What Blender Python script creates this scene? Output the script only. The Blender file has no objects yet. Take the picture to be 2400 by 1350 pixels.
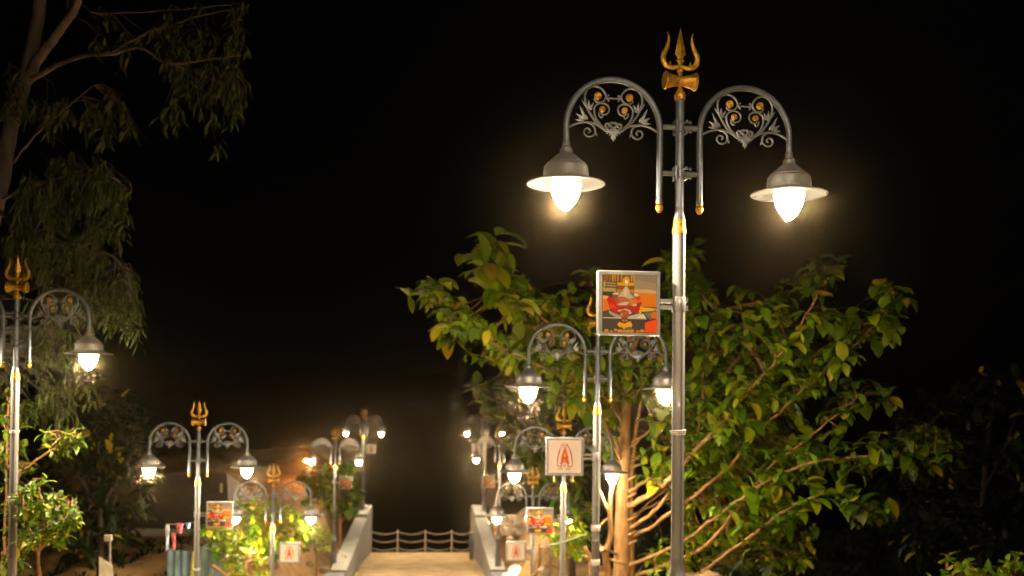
import bpy, math, random
from mathutils import Vector, Matrix
random.seed(7)
S = bpy.context.scene
COL = S.collection
R = math.radians

# ------------------------------------------------------------------ camera, world, exposure
ZC = 8.3                                     # eye height above the low end of the ramp
F = 2400.0                                   # focal length in photo pixels
YAW, PITCH, ROLL, SHIFT = R(4.65), R(1.45), R(0.6), 0.083
cam_d = bpy.data.cameras.new('camera'); cam = bpy.data.objects.new('camera', cam_d); COL.objects.link(cam)
CM = Matrix.Rotation(-YAW, 4, 'Z') @ Matrix.Rotation(R(90) + PITCH, 4, 'X') @ Matrix.Rotation(ROLL, 4, 'Z')
CM = Matrix.Translation((0, 0, ZC)) @ CM
cam.matrix_world = CM
cam_d.sensor_width = 36; cam_d.lens = 36; cam_d.shift_y = SHIFT
cam_d.clip_start = 0.05; cam_d.clip_end = 3000
cam_d.dof.use_dof = True; cam_d.dof.focus_distance = 8.0; cam_d.dof.aperture_fstop = 1.35
S.camera = cam
w = bpy.data.worlds.new('World'); S.world = w; w.use_nodes = True
bg = w.node_tree.nodes['Background']; bg.inputs[0].default_value = (0.35, 0.42, 0.55, 1); bg.inputs[1].default_value = 0.0008
S.view_settings.view_transform = 'Standard'; S.view_settings.look = 'None'
S.view_settings.exposure = 0.0; S.view_settings.gamma = 1
S.render.engine = 'CYCLES'
S.cycles.use_denoising = True
S.cycles.max_bounces = 5; S.cycles.diffuse_bounces = 3; S.cycles.glossy_bounces = 3
S.cycles.transmission_bounces = 3; S.cycles.volume_bounces = 0; S.cycles.transparent_max_bounces = 4
S.cycles.caustics_reflective = False; S.cycles.caustics_refractive = False
S.cycles.sample_clamp_indirect = 3.0
BULB = 900.0                                  # radiance of a lit lamp glass
HAZE, HAZE_G = 0.0009, 0.988

def P(px, py, Z):
    """the point that stands Z metres deep at photo pixel (px, py)"""
    return CM @ Vector(((px - 1200) / F * Z, ((675 - py) / F + SHIFT) * Z, -Z))

# ------------------------------------------------------------------ materials
def nodes(name):
    m = bpy.data.materials.new(name); m.use_nodes = True
    n = m.node_tree.nodes; l = m.node_tree.links
    return m, n, l, n['Principled BSDF']
def mat(name, c, rough=0.5, metal=0.0, var=0.15, scale=8.0, bump=0.0, bscale=60.0, spec=0.5, stretch=None):
    m, n, l, b = nodes(name)
    b.inputs['Roughness'].default_value = rough; b.inputs['Metallic'].default_value = metal
    b.inputs['Specular IOR Level'].default_value = spec
    tc = n.new('ShaderNodeTexCoord'); src = tc.outputs['Object']
    if stretch:
        mp = n.new('ShaderNodeMapping'); mp.inputs['Scale'].default_value = stretch
        l.new(src, mp.inputs[0]); src = mp.outputs[0]
    nz = n.new('ShaderNodeTexNoise'); nz.inputs['Scale'].default_value = scale; nz.inputs['Detail'].default_value = 6
    l.new(src, nz.inputs['Vector'])
    cr = n.new('ShaderNodeValToRGB')
    cr.color_ramp.elements[0].position = 0.3; cr.color_ramp.elements[1].position = 0.72
    cr.color_ramp.elements[0].color = (*[x * (1 - var) for x in c], 1)
    cr.color_ramp.elements[1].color = (*[min(1, x * (1 + var)) for x in c], 1)
    l.new(nz.outputs['Fac'], cr.inputs[0]); l.new(cr.outputs[0], b.inputs['Base Color'])
    if bump:
        n2 = n.new('ShaderNodeTexNoise'); n2.inputs['Scale'].default_value = bscale; n2.inputs['Detail'].default_value = 8
        l.new(src, n2.inputs['Vector'])
        bp = n.new('ShaderNodeBump'); bp.inputs['Strength'].default_value = bump; bp.inputs['Distance'].default_value = 0.02
        l.new(n2.outputs['Fac'], bp.inputs['Height']); l.new(bp.outputs[0], b.inputs['Normal'])
    return m
def mat_attr(name, rough=0.5, trans=0.0, spec=0.4):
    """colour per face from the mesh (leaf kinds, printed inks)"""
    m, n, l, b = nodes(name)
    a = n.new('ShaderNodeAttribute'); a.attribute_name = 'Col'
    b.inputs['Roughness'].default_value = rough; b.inputs['Specular IOR Level'].default_value = spec
    l.new(a.outputs['Color'], b.inputs['Base Color'])
    if trans:
        t = n.new('ShaderNodeBsdfTranslucent'); mx = n.new('ShaderNodeMixShader'); mx.inputs[0].default_value = trans
        l.new(a.outputs['Color'], t.inputs[0]); l.new(b.outputs[0], mx.inputs[1]); l.new(t.outputs[0], mx.inputs[2])
        l.new(mx.outputs[0], n['Material Output'].inputs['Surface'])
    return m
def mat_emit(name, c, s):
    m = bpy.data.materials.new(name); m.use_nodes = True
    n = m.node_tree.nodes; l = m.node_tree.links; n.remove(n['Principled BSDF'])
    e = n.new('ShaderNodeEmission'); e.inputs[0].default_value = (*c, 1); e.inputs[1].default_value = s
    l.new(e.outputs[0], n['Material Output'].inputs['Surface'])
    return m
def mat_glass(name, c):
    m = mat_emit(name, c, BULB); n = m.node_tree.nodes; l = m.node_tree.links
    tc = n.new('ShaderNodeTexCoord'); sp = n.new('ShaderNodeSeparateXYZ'); mr = n.new('ShaderNodeMapRange'); mr.interpolation_type = 'SMOOTHSTEP'
    l.new(tc.outputs['Object'], sp.inputs[0]); l.new(sp.outputs['Z'], mr.inputs['Value'])
    mr.inputs['From Min'].default_value = 4.275; mr.inputs['From Max'].default_value = 4.15
    mr.inputs['To Min'].default_value = 12; mr.inputs['To Max'].default_value = BULB * 3.6
    l.new(mr.outputs[0], n['Emission'].inputs[1]); return m
M = {
 'steel': mat('grey_paint', (.12, .135, .16), .38, .4, .18, 14, .05, 90),
 'alu': mat('ribbed_aluminium', (.19, .187, .182), .5, .22, .3, 5, .04, 120, stretch=(1, 1, .15)),
 'base': mat('dark_grey_paint', (.15, .15, .155), .45, .3, .3, 9, .1, 60),
 'scroll': mat('scroll_silver', (.20, .21, .225), .38, .45, .18, 14, .05, 90),
 'gold': mat('gold_paint', (.55, .295, .034), .36, .75, .4, 30, .35, 70),
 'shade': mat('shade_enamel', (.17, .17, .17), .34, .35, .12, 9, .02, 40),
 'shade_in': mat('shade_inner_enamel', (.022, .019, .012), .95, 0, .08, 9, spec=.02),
 'bulb': mat_glass('lit_lamp_glass', (1.0, .80, .53)),
 'strap': mat('pale_tape', (.62, .6, .52), .7, 0, .15, 40, .3, 90),
 'frame': mat('aluminium_frame', (.27, .262, .262), .4, .5, .12, 20, .03, 90),
 'print': mat_attr('printed_sheet', .5, 0, .15),
 'leaf': mat_attr('broad_leaf', .45, .33, .3),
 'fine': mat_attr('narrow_leaf', .6, .3, .3),
 'bark': mat('warm_bark', (.25, .13, .042), .85, 0, .5, 7, .7, 30, stretch=(1, 1, .4)),
 'darkbark': mat('dark_bark', (.022, .016, .010), .9, 0, .4, 7, .5, 30),
 'gumbark': mat('pale_peeling_bark', (.07, .056, .045), .8, 0, .75, 5, .35, 16, stretch=(1, 1, .35)),
 'wood': mat('cut_wood', (.27, .145, .045), .8, 0, .25, 9, .4, 30),
 'soil': mat('sandy_soil', (.40, .225, .085), .95, 0, .38, 1.7, .55, 9),
 'concrete': mat('ramp_concrete', (.66, .46, .23), .85, 0, .22, 1.3, .25, 25),
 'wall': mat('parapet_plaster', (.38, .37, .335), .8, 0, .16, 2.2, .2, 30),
 'grey': mat('grey_pedestal', (.22, .22, .22), .8, 0, .2, 4, .2, 30),
 'water': mat('night_water', (.006, .008, .01), .12, 0, .1, 1, .3, 1.5),
 'chain': mat('weathered_chain', (.62, .5, .36), .6, .3, .3, 30, .2, 80),
 'sheet': mat('blue_sheet', (.10, .155, .175), .55, .15, .3, 3, .1, 20),
 'tarp': mat('blue_tarp', (.16, .30, .52), .5, 0, .3, 4, .3, 12),
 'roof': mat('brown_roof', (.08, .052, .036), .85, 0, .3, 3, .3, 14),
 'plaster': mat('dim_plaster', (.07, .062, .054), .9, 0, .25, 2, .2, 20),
 'beam': mat('pale_beam', (.34, .29, .2), .8, 0, .25, 3, .2, 20),
 'pink': mat('pink_cloth', (.62, .14, .16), .85, 0, .3, 14),
 'pale': mat('pale_cloth', (.55, .58, .62), .85, 0, .25, 8),
 'white': mat('white_plastic', (.78, .76, .7), .5, 0, .12, 6, .2, 14),
 'stone': mat('rubble_stone', (.34, .26, .18), .9, 0, .4, 5, .5, 18),
 'olive': mat('yellow_green_post', (.33, .30, .05), .7, 0, .25, 6),
 'cable': mat('grey_cable', (.3, .28, .24), .6, 0, .2, 20),
 'farlight': mat_emit('far_lamp', (.35, .9, .75), .22),
 'sodium': mat_emit('sodium_lamp', (1.0, .34, .03), 700),
}

# ------------------------------------------------------------------ mesh building
class MB:
    def __init__(s): s.v = []; s.f = []; s.m = []; s.c = []
    def add(s, verts, faces, m=0, c=None):
        o = len(s.v); s.v.extend([tuple(x) for x in verts])
        for f in faces: s.f.append(tuple(i + o for i in f)); s.m.append(m); s.c.append(c)
    def tube(s, pts, rad, n=8, m=0, c=None, flat=1.0, cap=True, ref=None):
        pts = [Vector(p) for p in pts]; k = len(pts)
        if not hasattr(rad, '__len__'): rad = [rad] * k
        tan = []
        for i in range(k):
            t = pts[min(i + 1, k - 1)] - pts[max(i - 1, 0)]
            tan.append(t.normalized() if t.length > 1e-9 else Vector((0, 0, 1)))
        u = Vector(ref) if ref else (Vector((0, 1, 0)) if abs(tan[0].y) < .9 else Vector((1, 0, 0)))
        V = []; Fc = []
        for i in range(k):
            u = (u - tan[i] * u.dot(tan[i])).normalized(); b = tan[i].cross(u)
            for j in range(n):
                a = 2 * math.pi * j / n
                V.append(pts[i] + (u * math.cos(a) * flat + b * math.sin(a)) * rad[i])
        for i in range(k - 1):
            for j in range(n):
                Fc.append((i * n + j, i * n + (j + 1) % n, (i + 1) * n + (j + 1) % n, (i + 1) * n + j))
        if cap: Fc.append(tuple(range(n - 1, -1, -1))); Fc.append(tuple(range((k - 1) * n, k * n)))
        s.add(V, Fc, m, c)
    def lathe(s, prof, n=24, at=(0, 0, 0), axis='z', m=0, c=None, ribs=0, depth=0.0):
        V = []; Fc = []; k = len(prof); a0 = Vector(at)
        for r, z in prof:
            for j in range(n):
                a = 2 * math.pi * j / n
                rr = r * (1 - depth * max(0, math.cos(a * ribs)) ** 6) if ribs else r
                x, y = rr * math.cos(a), rr * math.sin(a)
                V.append(a0 + (Vector((x, y, z)) if axis == 'z' else Vector((z, x, y))))
        for i in range(k - 1):
            for j in range(n):
                Fc.append((i * n + j, i * n + (j + 1) % n, (i + 1) * n + (j + 1) % n, (i + 1) * n + j))
        if prof[0][0] > 1e-6: Fc.append(tuple(range(n - 1, -1, -1)))
        if prof[-1][0] > 1e-6: Fc.append(tuple(range((k - 1) * n, k * n)))
        s.add(V, Fc, m, c)
    def box(s, a, b, m=0, c=None, bev=0.0):
        (x0, y0, z0), (x1, y1, z1) = a, b
        if not bev:
            V = [(x, y, z) for z in (z0, z1) for y in (y0, y1) for x in (x0, x1)]
            s.add(V, [(0, 2, 3, 1), (4, 5, 7, 6), (0, 1, 5, 4), (2, 6, 7, 3), (0, 4, 6, 2), (1, 3, 7, 5)], m, c); return
        def ring(z, e): return [(x0 + e + bev, y0 + e, z), (x1 - e - bev, y0 + e, z), (x1 - e, y0 + e + bev, z), (x1 - e, y1 - e - bev, z),
                                (x1 - e - bev, y1 - e, z), (x0 + e + bev, y1 - e, z), (x0 + e, y1 - e - bev, z), (x0 + e, y0 + e + bev, z)]
        V = ring(z0, bev * .7) + ring(z0 + bev, 0) + ring(z1 - bev, 0) + ring(z1, bev * .7)
        Fc = [tuple(range(7, -1, -1)), tuple(range(24, 32))]
        for i in range(3):
            for j in range(8): Fc.append((i * 8 + j, i * 8 + (j + 1) % 8, i * 8 + 8 + (j + 1) % 8, i * 8 + 8 + j))
        s.add(V, Fc, m, c)
    def ball(s, p, r, m=0, c=None, n=12, sc=(1, 1, 1), jit=0.0):
        k = max(5, n // 2); V = []; Fc = []
        for i in range(k + 1):
            th = math.pi * i / k
            for j in range(n):
                a = 2 * math.pi * j / n; q = r * (1 + random.uniform(-jit, jit))
                V.append(Vector(p) + Vector((math.sin(th) * math.cos(a) * q * sc[0], math.sin(th) * math.sin(a) * q * sc[1], math.cos(th) * q * sc[2])))
        for i in range(k):
            for j in range(n): Fc.append((i * n + j, (i + 1) * n + j, (i + 1) * n + (j + 1) % n, i * n + (j + 1) % n))
        s.add(V, Fc, m, c)
    def build(s, name, mats, parent=None, ang=35):
        me = bpy.data.meshes.new(name); me.from_pydata(s.v, [], s.f)
        if not isinstance(mats, (list, tuple)): mats = [mats]
        for x in mats: me.materials.append(x)
        me.polygons.foreach_set('material_index', s.m)
        if any(c is not None for c in s.c):
            at = me.color_attributes.new('Col', 'FLOAT_COLOR', 'CORNER'); buf = []
            for f, c in zip(s.f, s.c): buf.extend(((*(c or (.5, .5, .5)), 1.0)) * len(f))
            at.data.foreach_set('color', buf)
        me.validate(); me.update()
        me.shade_smooth()
        if ang is not None: me.set_sharp_from_angle(angle=R(ang))
        o = bpy.data.objects.new(name, me); COL.objects.link(o)
        if parent: o.parent = parent
        return o
def thing(name, label, cat, loc=(0, 0, 0), rz=0, group=None):
    o = bpy.data.objects.new(name, None); COL.objects.link(o)
    o.location = loc; o.rotation_euler = (0, 0, rz); o.empty_display_size = .2
    return tag(o, label, cat, group)
def tag(o, label, cat, group=None):
    o['label'] = label; o['category'] = cat
    if group: o['group'] = group
    return o
def struct(o, kind='structure'): o['kind'] = kind; return o
def copy_tree(o, parent=None):
    c = o.copy(); COL.objects.link(c)
    if parent: c.parent = parent
    for ch in list(o.children): copy_tree(ch, c)
    return c
def smooth(a, b, x):
    t = max(0, min(1, (x - a) / (b - a))); return t * t * (3 - 2 * t)
def interp(tab, x):
    if x <= tab[0][0]: return tab[0][1]
    for (x0, y0), (x1, y1) in zip(tab, tab[1:]):
        if x <= x1: return y0 + (y1 - y0) * (x - x0) / (x1 - x0)
    return tab[-1][1]
def spline(pts, k=6):
    """Catmull-Rom through pts (tuples of any length)"""
    out = []; n = len(pts)
    for i in range(n - 1):
        p0, p1, p2, p3 = pts[max(i - 1, 0)], pts[i], pts[i + 1], pts[min(i + 2, n - 1)]
        for j in range(k):
            t = j / k
            out.append(tuple(.5 * (2 * b + (c - a) * t + (2 * a - 5 * b + 4 * c - d) * t * t + (3 * b - a - 3 * c + d) * t ** 3)
                             for a, b, c, d in zip(p0, p1, p2, p3)))
    out.append(tuple(pts[-1])); return out

# ------------------------------------------------------------------ lie of the land
ROAD = [(-6, -1.6), (3, -1.7), (8, -2.72), (13.4, -4.25), (18.8, -5.7), (25.5, -7.22), (42.4, -7.26), (55.6, -8.3), (60, -8.6)]
def road_z(y): return ZC + interp(ROAD, y)
def hsh(x, y): return math.sin(x * 1.7 + 1.3 * math.sin(y * .9)) * math.cos(y * 1.3 + .7 * math.sin(x * 1.1))
def ground_z(x, y):
    z = road_z(y) - .06
    rb = 2.45 * smooth(9, 18, y) * smooth(3.1, 4.6, x) * (1 - .9 * smooth(5.2, 8.5, x) * (1 - smooth(30, 40, y)) - .5 * smooth(30, 50, y) * smooth(6, 14, x))
    lb = 2.75 * smooth(23, 31, y) * smooth(3.9, 6.6, -x) + .8 * smooth(10, 20, y) * (1 - smooth(24, 31, y)) * smooth(6, 9, -x)
    z += rb + lb
    z += (rb + lb) * .10 * hsh(x * 1.3, y * 1.1) + (.05 * hsh(x * 3.1, y * 2.7) if (x > 3.6 or x < -5.6) else 0)
    shore = smooth(55.6, 57.5, y) * (1 - smooth(4.2, 6.2, -x)) + smooth(50, 60, y) * smooth(3.3, 6, x)
    far = smooth(48, 68, y) * smooth(5.2, 8.5, -x)
    z = z * (1 - far) + (ZC - 3.9 + .4 * hsh(x * .5, y * .4) - 2.6 * smooth(20, 34, -x)) * far
    z -= smooth(76, 90, y) * 9
    z = z - 3.2 * min(1, shore)
    return z
g = MB(); NX, NY = 150, 190
xs = [-45 + 90 * i / NX for i in range(NX + 1)]; ys = [-8 + 100 * j / NY for j in range(NY + 1)]
g.add([(x, y, ground_z(x, y)) for y in ys for x in xs],
      [(j * (NX + 1) + i, j * (NX + 1) + i + 1, (j + 1) * (NX + 1) + i + 1, (j + 1) * (NX + 1) + i) for j in range(NY) for i in range(NX)])
# sandy colour; night darkness painted in to the right and at the far end
def paint_shade(m):
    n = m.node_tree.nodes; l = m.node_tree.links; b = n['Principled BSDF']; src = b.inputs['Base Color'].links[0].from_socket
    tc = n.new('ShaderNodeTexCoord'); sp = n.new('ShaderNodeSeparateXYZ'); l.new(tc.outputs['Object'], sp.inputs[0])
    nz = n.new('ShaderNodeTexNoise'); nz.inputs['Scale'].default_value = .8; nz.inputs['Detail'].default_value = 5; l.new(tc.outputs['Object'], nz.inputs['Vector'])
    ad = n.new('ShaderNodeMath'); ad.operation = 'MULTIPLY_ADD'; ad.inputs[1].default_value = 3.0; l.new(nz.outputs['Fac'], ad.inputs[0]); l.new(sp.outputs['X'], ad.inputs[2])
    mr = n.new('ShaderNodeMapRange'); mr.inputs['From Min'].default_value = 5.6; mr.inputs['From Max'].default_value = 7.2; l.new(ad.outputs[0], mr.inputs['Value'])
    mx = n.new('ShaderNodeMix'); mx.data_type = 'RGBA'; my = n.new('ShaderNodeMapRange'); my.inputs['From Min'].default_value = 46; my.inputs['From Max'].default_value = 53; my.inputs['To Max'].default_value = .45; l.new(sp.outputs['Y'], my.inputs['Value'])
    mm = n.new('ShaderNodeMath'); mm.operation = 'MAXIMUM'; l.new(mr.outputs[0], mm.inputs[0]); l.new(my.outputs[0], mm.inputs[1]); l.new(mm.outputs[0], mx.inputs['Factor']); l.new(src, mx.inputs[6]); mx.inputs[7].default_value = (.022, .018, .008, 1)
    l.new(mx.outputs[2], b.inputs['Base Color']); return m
struct(g.build('ground', paint_shade(mat('sand_with_painted_shade', (.40, .225, .085), .95, 0, .38, 1.7, .55, 9)), ang=None))
# concrete ramp: one sheet lying just over the ground, then stairs further up
g = MB(); yy = [-6 + .5 * i for i in range(124)]
V = []
for y in yy:
    zl = road_z(y); a = -2.96 if y > 27 else -5.9 + (5.9 - 2.96) * smooth(20, 27, y); b = 2.41 if y > 27 else 2.9
    V += [(a, y, zl - .5), (a, y, zl), (b, y, zl), (b, y, zl - .5)]
Fc = []
for i in range(len(yy) - 1):
    for j in range(3): Fc.append((i * 4 + j, (i + 1) * 4 + j, (i + 1) * 4 + j + 1, i * 4 + j + 1))
n = len(yy); Fc += [(0, 1, 2, 3), (4 * n - 1, 4 * n - 2, 4 * n - 3, 4 * n - 4)]
g.add(V, Fc); struct(g.build('ramp', M['concrete'], ang=20))
g = MB()
zz = road_z(46.4)
g.add([(-2.93, 40, road_z(40) + .004), (2.38, 40, road_z(40) + .004), (2.38, 46.4, zz + .11), (-2.93, 46.4, zz + .11), (-2.93, 46.4, zz - .1), (2.38, 46.4, zz - .1)],
      [(0, 1, 2, 3), (3, 2, 5, 4)])
struct(g.build('ramp_step', M['concrete'], ang=10))
g = MB(); wz = -1.3
g.add([(-600, 40, wz), (600, 40, wz), (600, 900, wz), (-600, 900, wz)], [(0, 1, 2, 3)])
struct(g.build('water', M['water']))

# ------------------------------------------------------------------ parapets and the chain fence
def parapet(side, label):
    x_in, x_out = (-2.95, -3.55) if side < 0 else (2.40, 2.98)
    t = thing('parapet', label, 'wall', ((x_in + x_out) / 2, 41, road_z(41)), 0, 'plastered parapets of the ramp')
    o = Vector(t.location)
    def slab(name, y0, d0, y1, d1, gx=0.0, m='wall'):
        b = MB(); V = []
        for y, d in ((y0, d0), (y1, d1)):
            z0, z1 = road_z(y) - .7, ZC - d
            for x, z in ((x_in, z0), (x_in, z1 - .03), (x_in + (-.03 if side < 0 else .03), z1), (x_out, z1), (x_out, z0)):
                V.append(Vector((x + (gx if x == x_out else 0), y, z)) - o)
        Fc = [(i, (i + 1) % 5, 5 + (i + 1) % 5, 5 + i) for i in range(5)] + [(4, 3, 2, 1, 0), (5, 6, 7, 8, 9)]
        b.add(V, Fc); return b.build(name, M[m], t, 25)
    slab('low_wall', 38.6, 6.42, 51.4, 5.96)
    slab('end_block', 51.4, 5.80, 56.0, 5.80)
    slab('coping_step', 37.2, 6.50, 38.6, 6.50, -.22 if side < 0 else .22, 'grey')
    return t
parapet(-1, 'plastered parapet wall at the left edge of the ramp')
parapet(1, 'plastered parapet wall at the right edge of the ramp')
fy = 55.2; fz = road_z(fy)
t = thing('chain_fence', 'fence of slim posts with three sagging chains across the far end of the ramp', 'fence', (-.25, fy, fz))
px_ = [-2.93, -1.54, -.07, 1.34, 2.38]
for x in px_[1:4]:
    b = MB(); b.lathe([(.06, 0), (.06, .02), (.036, .03), (.036, 1.15), (.05, 1.16), (.045, 1.2), (0, 1.22)], 10, (x + .25, 0, 0)); b.build('post', M['chain'], t)
for x0, x1 in zip(px_, px_[1:]):
    for h in (1.12, .70, .26):
        b = MB(); b.tube([(x0 + .25 + (x1 - x0) * k / 12, 0, h - .15 * math.sin(math.pi * k / 12)) for k in range(13)], .019, 6); b.build('chain', M['chain'], t)
o = thing('grey_post', 'short grey steel box standing against the right parapet near the chains', 'post', (2.2, 50.4, road_z(50.4)))
b = MB(); b.box((-.1, -.08, 0), (.1, .08, 1.25), bev=.015); b.build('cabinet_body', M['steel'], o)
b = MB(); b.box((-.12, -.1, 1.252), (.12, .1, 1.3), bev=.01); b.build('cap', M['base'], o)

# ------------------------------------------------------------------ street lamp (local x along the arms, z up, 5.6 m tall)
ZT = 5.6
def zz_(py): return 5.716 - (py + 22) / 768.6                   # arm drawing, zoomed photo pixels
ARCH = .5315                                                     # centre of an arch from the pole
def make_trident(root):
    b = MB()
    def Q(x, y, d=0): return Vector(((x - 480) / 1940, d, ZT - (y - 95) / 1940))
    # spear blade with a ridge
    prof = [(95, 2), (140, 12), (300, 45), (500, 86), (522, 62), (545, 46), (570, 40), (585, 60), (597, 74), (612, 44), (640, 32), (690, 30)]
    V = []
    for y, wd in prof: V += [Q(480 - wd, y), Q(480, y, -min(.022, wd / 1940 * .55 + .002)), Q(480 + wd, y), Q(480, y, min(.022, wd / 1940 * .55 + .002))]
    Fc = []
    for i in range(len(prof) - 1):
        for j in range(4): Fc.append((i * 4 + j, i * 4 + (j + 1) % 4, i * 4 + 4 + (j + 1) % 4, i * 4 + 4 + j))
    b.add(V, Fc)
    pr = [(480, 665, 24), (425, 692, 33), (345, 708, 38), (265, 680, 42), (218, 605, 44), (214, 525, 40), (256, 440, 36), (288, 350, 29), (299, 265, 20), (288, 205, 11), (273, 160, 1)]
    for sx in (1, -1):
        sp = spline(pr, 4)
        f = lambda x: 480 + sx * (x - 480)
        b.tube([Q(f(x), y + (20 if sx < 0 else 0) * 0) for x, y, r in sp], [max(r, 1) / 1940 for x, y, r in sp], 8, flat=.62, ref=(0, 1, 0))
        for tip, foot, r in (((196, 448), (212, 520), 16), ((168, 656), (232, 640), 16), ((318, 596), (320, 690), 24)):
            b.tube([Q(f(foot[0]), foot[1]), Q(f((foot[0] + tip[0]) / 2 + 4), (foot[1] + tip[1]) / 2), Q(f(tip[0]), tip[1])], [r / 1940, r * .7 / 1940, 1 / 1940], 6, flat=.7)
    b.lathe([(.012, ZT - .42), (.018, ZT - .36), (.014, ZT - .345), (.022, ZT - .362 + .03)], 14)
    b.ball((0, 0, ZT - (745 - 95) / 1940), 50 / 1940, n=16)
    b.lathe([(.013, ZT - (1010 - 95) / 1940), (.013, ZT - .33)], 12)
    b.build('trident', M['gold'], root, 28)
    b = MB(); zc = ZT - (908 - 95) / 1940; d = []
    for k in range(13):
        u = -1 + k / 6; d.append(((.036 + .031 * abs(u) ** 1.3), u * .126))
    b.lathe([(.058, -.128)] + d + [(.058, .128)], 24, (0, 0, zc), 'x', ribs=12, depth=.05)
    b.lathe([(.04, -.016), (.044, -.012), (.044, .012), (.04, .016)], 16, (0, 0, zc), 'x')
    b.lathe([(.066, -.129), (.070, -.124), (.070, -.114), (.066, -.110)], 24, (0, 0, zc), 'x'); b.lathe([(.066, .110), (.070, .114), (.070, .124), (.066, .129)], 24, (0, 0, zc), 'x')
    b.build('drum_ornament', M['gold'], root, 30)
    b = MB(); z = lambda y: ZT - (y - 95) / 1940
    b.lathe([(r / 1940, z(y)) for y, r in ((1196, 70), (1190, 84), (1168, 90), (1160, 86), (1150, 90), (1120, 90), (1112, 84), (1100, 78), (1085, 76), (1070, 58), (1030, 40), (1000, 28), (975, 26))], 24)
    b.build('finial_cup', M['gold'], root, 30)
def make_arm(root, s):
    """one arch; s = -1 left, +1 right"""
    cx = s * ARCH; rr = .3695; zc = zz_(690); arm = MB()
    pts = [(cx + s * rr, 0, 4.63), (cx + s * rr, 0, zc - .08)]
    for k in range(25):
        a = math.pi * k / 24; pts.append((cx + s * rr * math.cos(a), 0, zc + rr * math.sin(a) * 1.0))
    pts += [(cx - s * rr, 0, zc - .1), (cx - s * rr, 0, 4.24)]
    arm.tube(pts, .0235, 14)
    arm.lathe([(.028, 4.6), (.03, 4.61), (.03, 4.66), (.0245, 4.67)], 14, (cx + s * rr, 0, 0)); arm.lathe([(.0245, 4.226), (.0275, 4.23), (.0275, 4.245), (.0245, 4.25)], 14, (cx - s * rr, 0, 0))
    A = arm.build('arm', M['steel'], root, 40)
    q = 768.6; b = MB()
    def T(pp, rad, n=6, k=4, flat=.8):
        for mx in (1, -1):
            sp = spline([(cx + mx * (x - 586) / q, zz_(y), r * .88) for (x, y), r in zip(pp, rad)], k)
            b.tube([(x, 0, z) for x, z, r in sp], [max(r, .3) / q for x, z, r in sp], n, flat=flat)
    def ramp_(pp, a, c): return [a + (c - a) * i / (len(pp) - 1) for i in range(len(pp))]
    p = [(312, 706), (360, 680), (410, 668), (455, 670), (500, 685), (540, 712), (570, 706)]; T(p, [7.5] * 7)
    p = [(425, 668), (455, 678), (474, 703), (473, 732), (450, 750), (424, 748), (408, 728), (416, 707), (435, 703), (447, 717), (436, 728)]; T(p, ramp_(p, 7.5, 6))
    T([(468, 705), (480, 730), (487, 748)], [3, 8, 1])
    p = [(534, 708), (482, 665), (440, 610), (415, 550), (414, 500), (435, 465), (475, 451), (515, 467), (538, 500), (531, 530), (507, 546), (481, 543), (467, 525)]; T(p, ramp_(p, 9, 6.5))
    p = [(522, 692), (492, 660), (472, 620), (470, 580), (490, 556), (525, 549), (553, 564), (559, 590), (545, 612), (522, 616), (506, 606)]; T(p, ramp_(p, 8, 5.5))
    p = [(496, 602), (500, 624), (516, 634), (522, 622)]; T(p, [5, 6, 6, 4])
    T([(537, 505), (548, 520), (568, 516), (588, 520)], [6, 8, 5, 7]); T([(546, 512), (556, 500), (562, 498)], [5, 7, 1]); T([(548, 520), (556, 533), (562, 536)], [5, 7, 1])
    for f0, f1, r in (((415, 655), (378, 568), 11), ((412, 655), (352, 655), 9), ((420, 650), (358, 620), 11), ((430, 652), (402, 612), 10), ((395, 650), (372, 640), 9),
                      ((432, 590), (390, 535), 9), ((430, 588), (434, 530), 10), ((434, 586), (466, 545), 9), ((430, 590), (462, 580), 7),
                      ((586, 690), (586, 776), 12), ((584, 690), (558, 742), 12), ((580, 688), (540, 730), 10), ((584, 700), (570, 762), 10)):
        mx_, my_ = (f0[0] + f1[0]) / 2 + 4, (f0[1] + f1[1]) / 2 + 3
        T([f0, (mx_, my_), f1], [3, r, .5], 6, 3, .6)
    p = [(560, 708), (540, 690), (540, 672), (556, 668), (562, 682), (552, 690)]; T(p, [8, 9, 8, 7, 6, 4])
    p = [(580, 690), (566, 676), (572, 662), (586, 664)]; T(p, [9, 9, 8, 7])
    b.build('scrollwork', M['scroll'], A, 40)
    for mx in (1, -1):
        for x, y, r in ((490, 508, 23), (518, 585, 19)):
            d = MB(); r = r / q; X = cx + mx * (x - 586) / q
            V = []; Fc = []; N = 20
            for rr_, dy in ((0, -.016), (.3, -.017), (.42, -.012), (.62, -.016), (.85, -.014), (1, -.006), (1, .006), (.85, .014), (.3, .017)):
                for j in range(N):
                    a = 2 * math.pi * j / N; w_ = rr_ * r * (1 + (.06 * math.cos(a * 10) if .4 < rr_ < .9 else 0))
                    V.append((X + w_ * math.cos(a), dy, zz_(y) + w_ * math.sin(a)))
            for i in range(8):
                for j in range(N): Fc.append((i * N + j, i * N + (j + 1) % N, i * N + N + (j + 1) % N, i * N + N + j))
            d.add(V, Fc); d.build('gold_rosette', M['gold'], A, 25)
    f = MB(); f.lathe([(0, 4.148), (.012, 4.15), (.024, 4.165), (.031, 4.186), (.026, 4.206), (.014, 4.214), (.024, 4.218), (.026, 4.226)], 16, (cx - s * rr, 0, 0)); f.build('ball_finial', M['gold'], A, 50)
    return A
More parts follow.
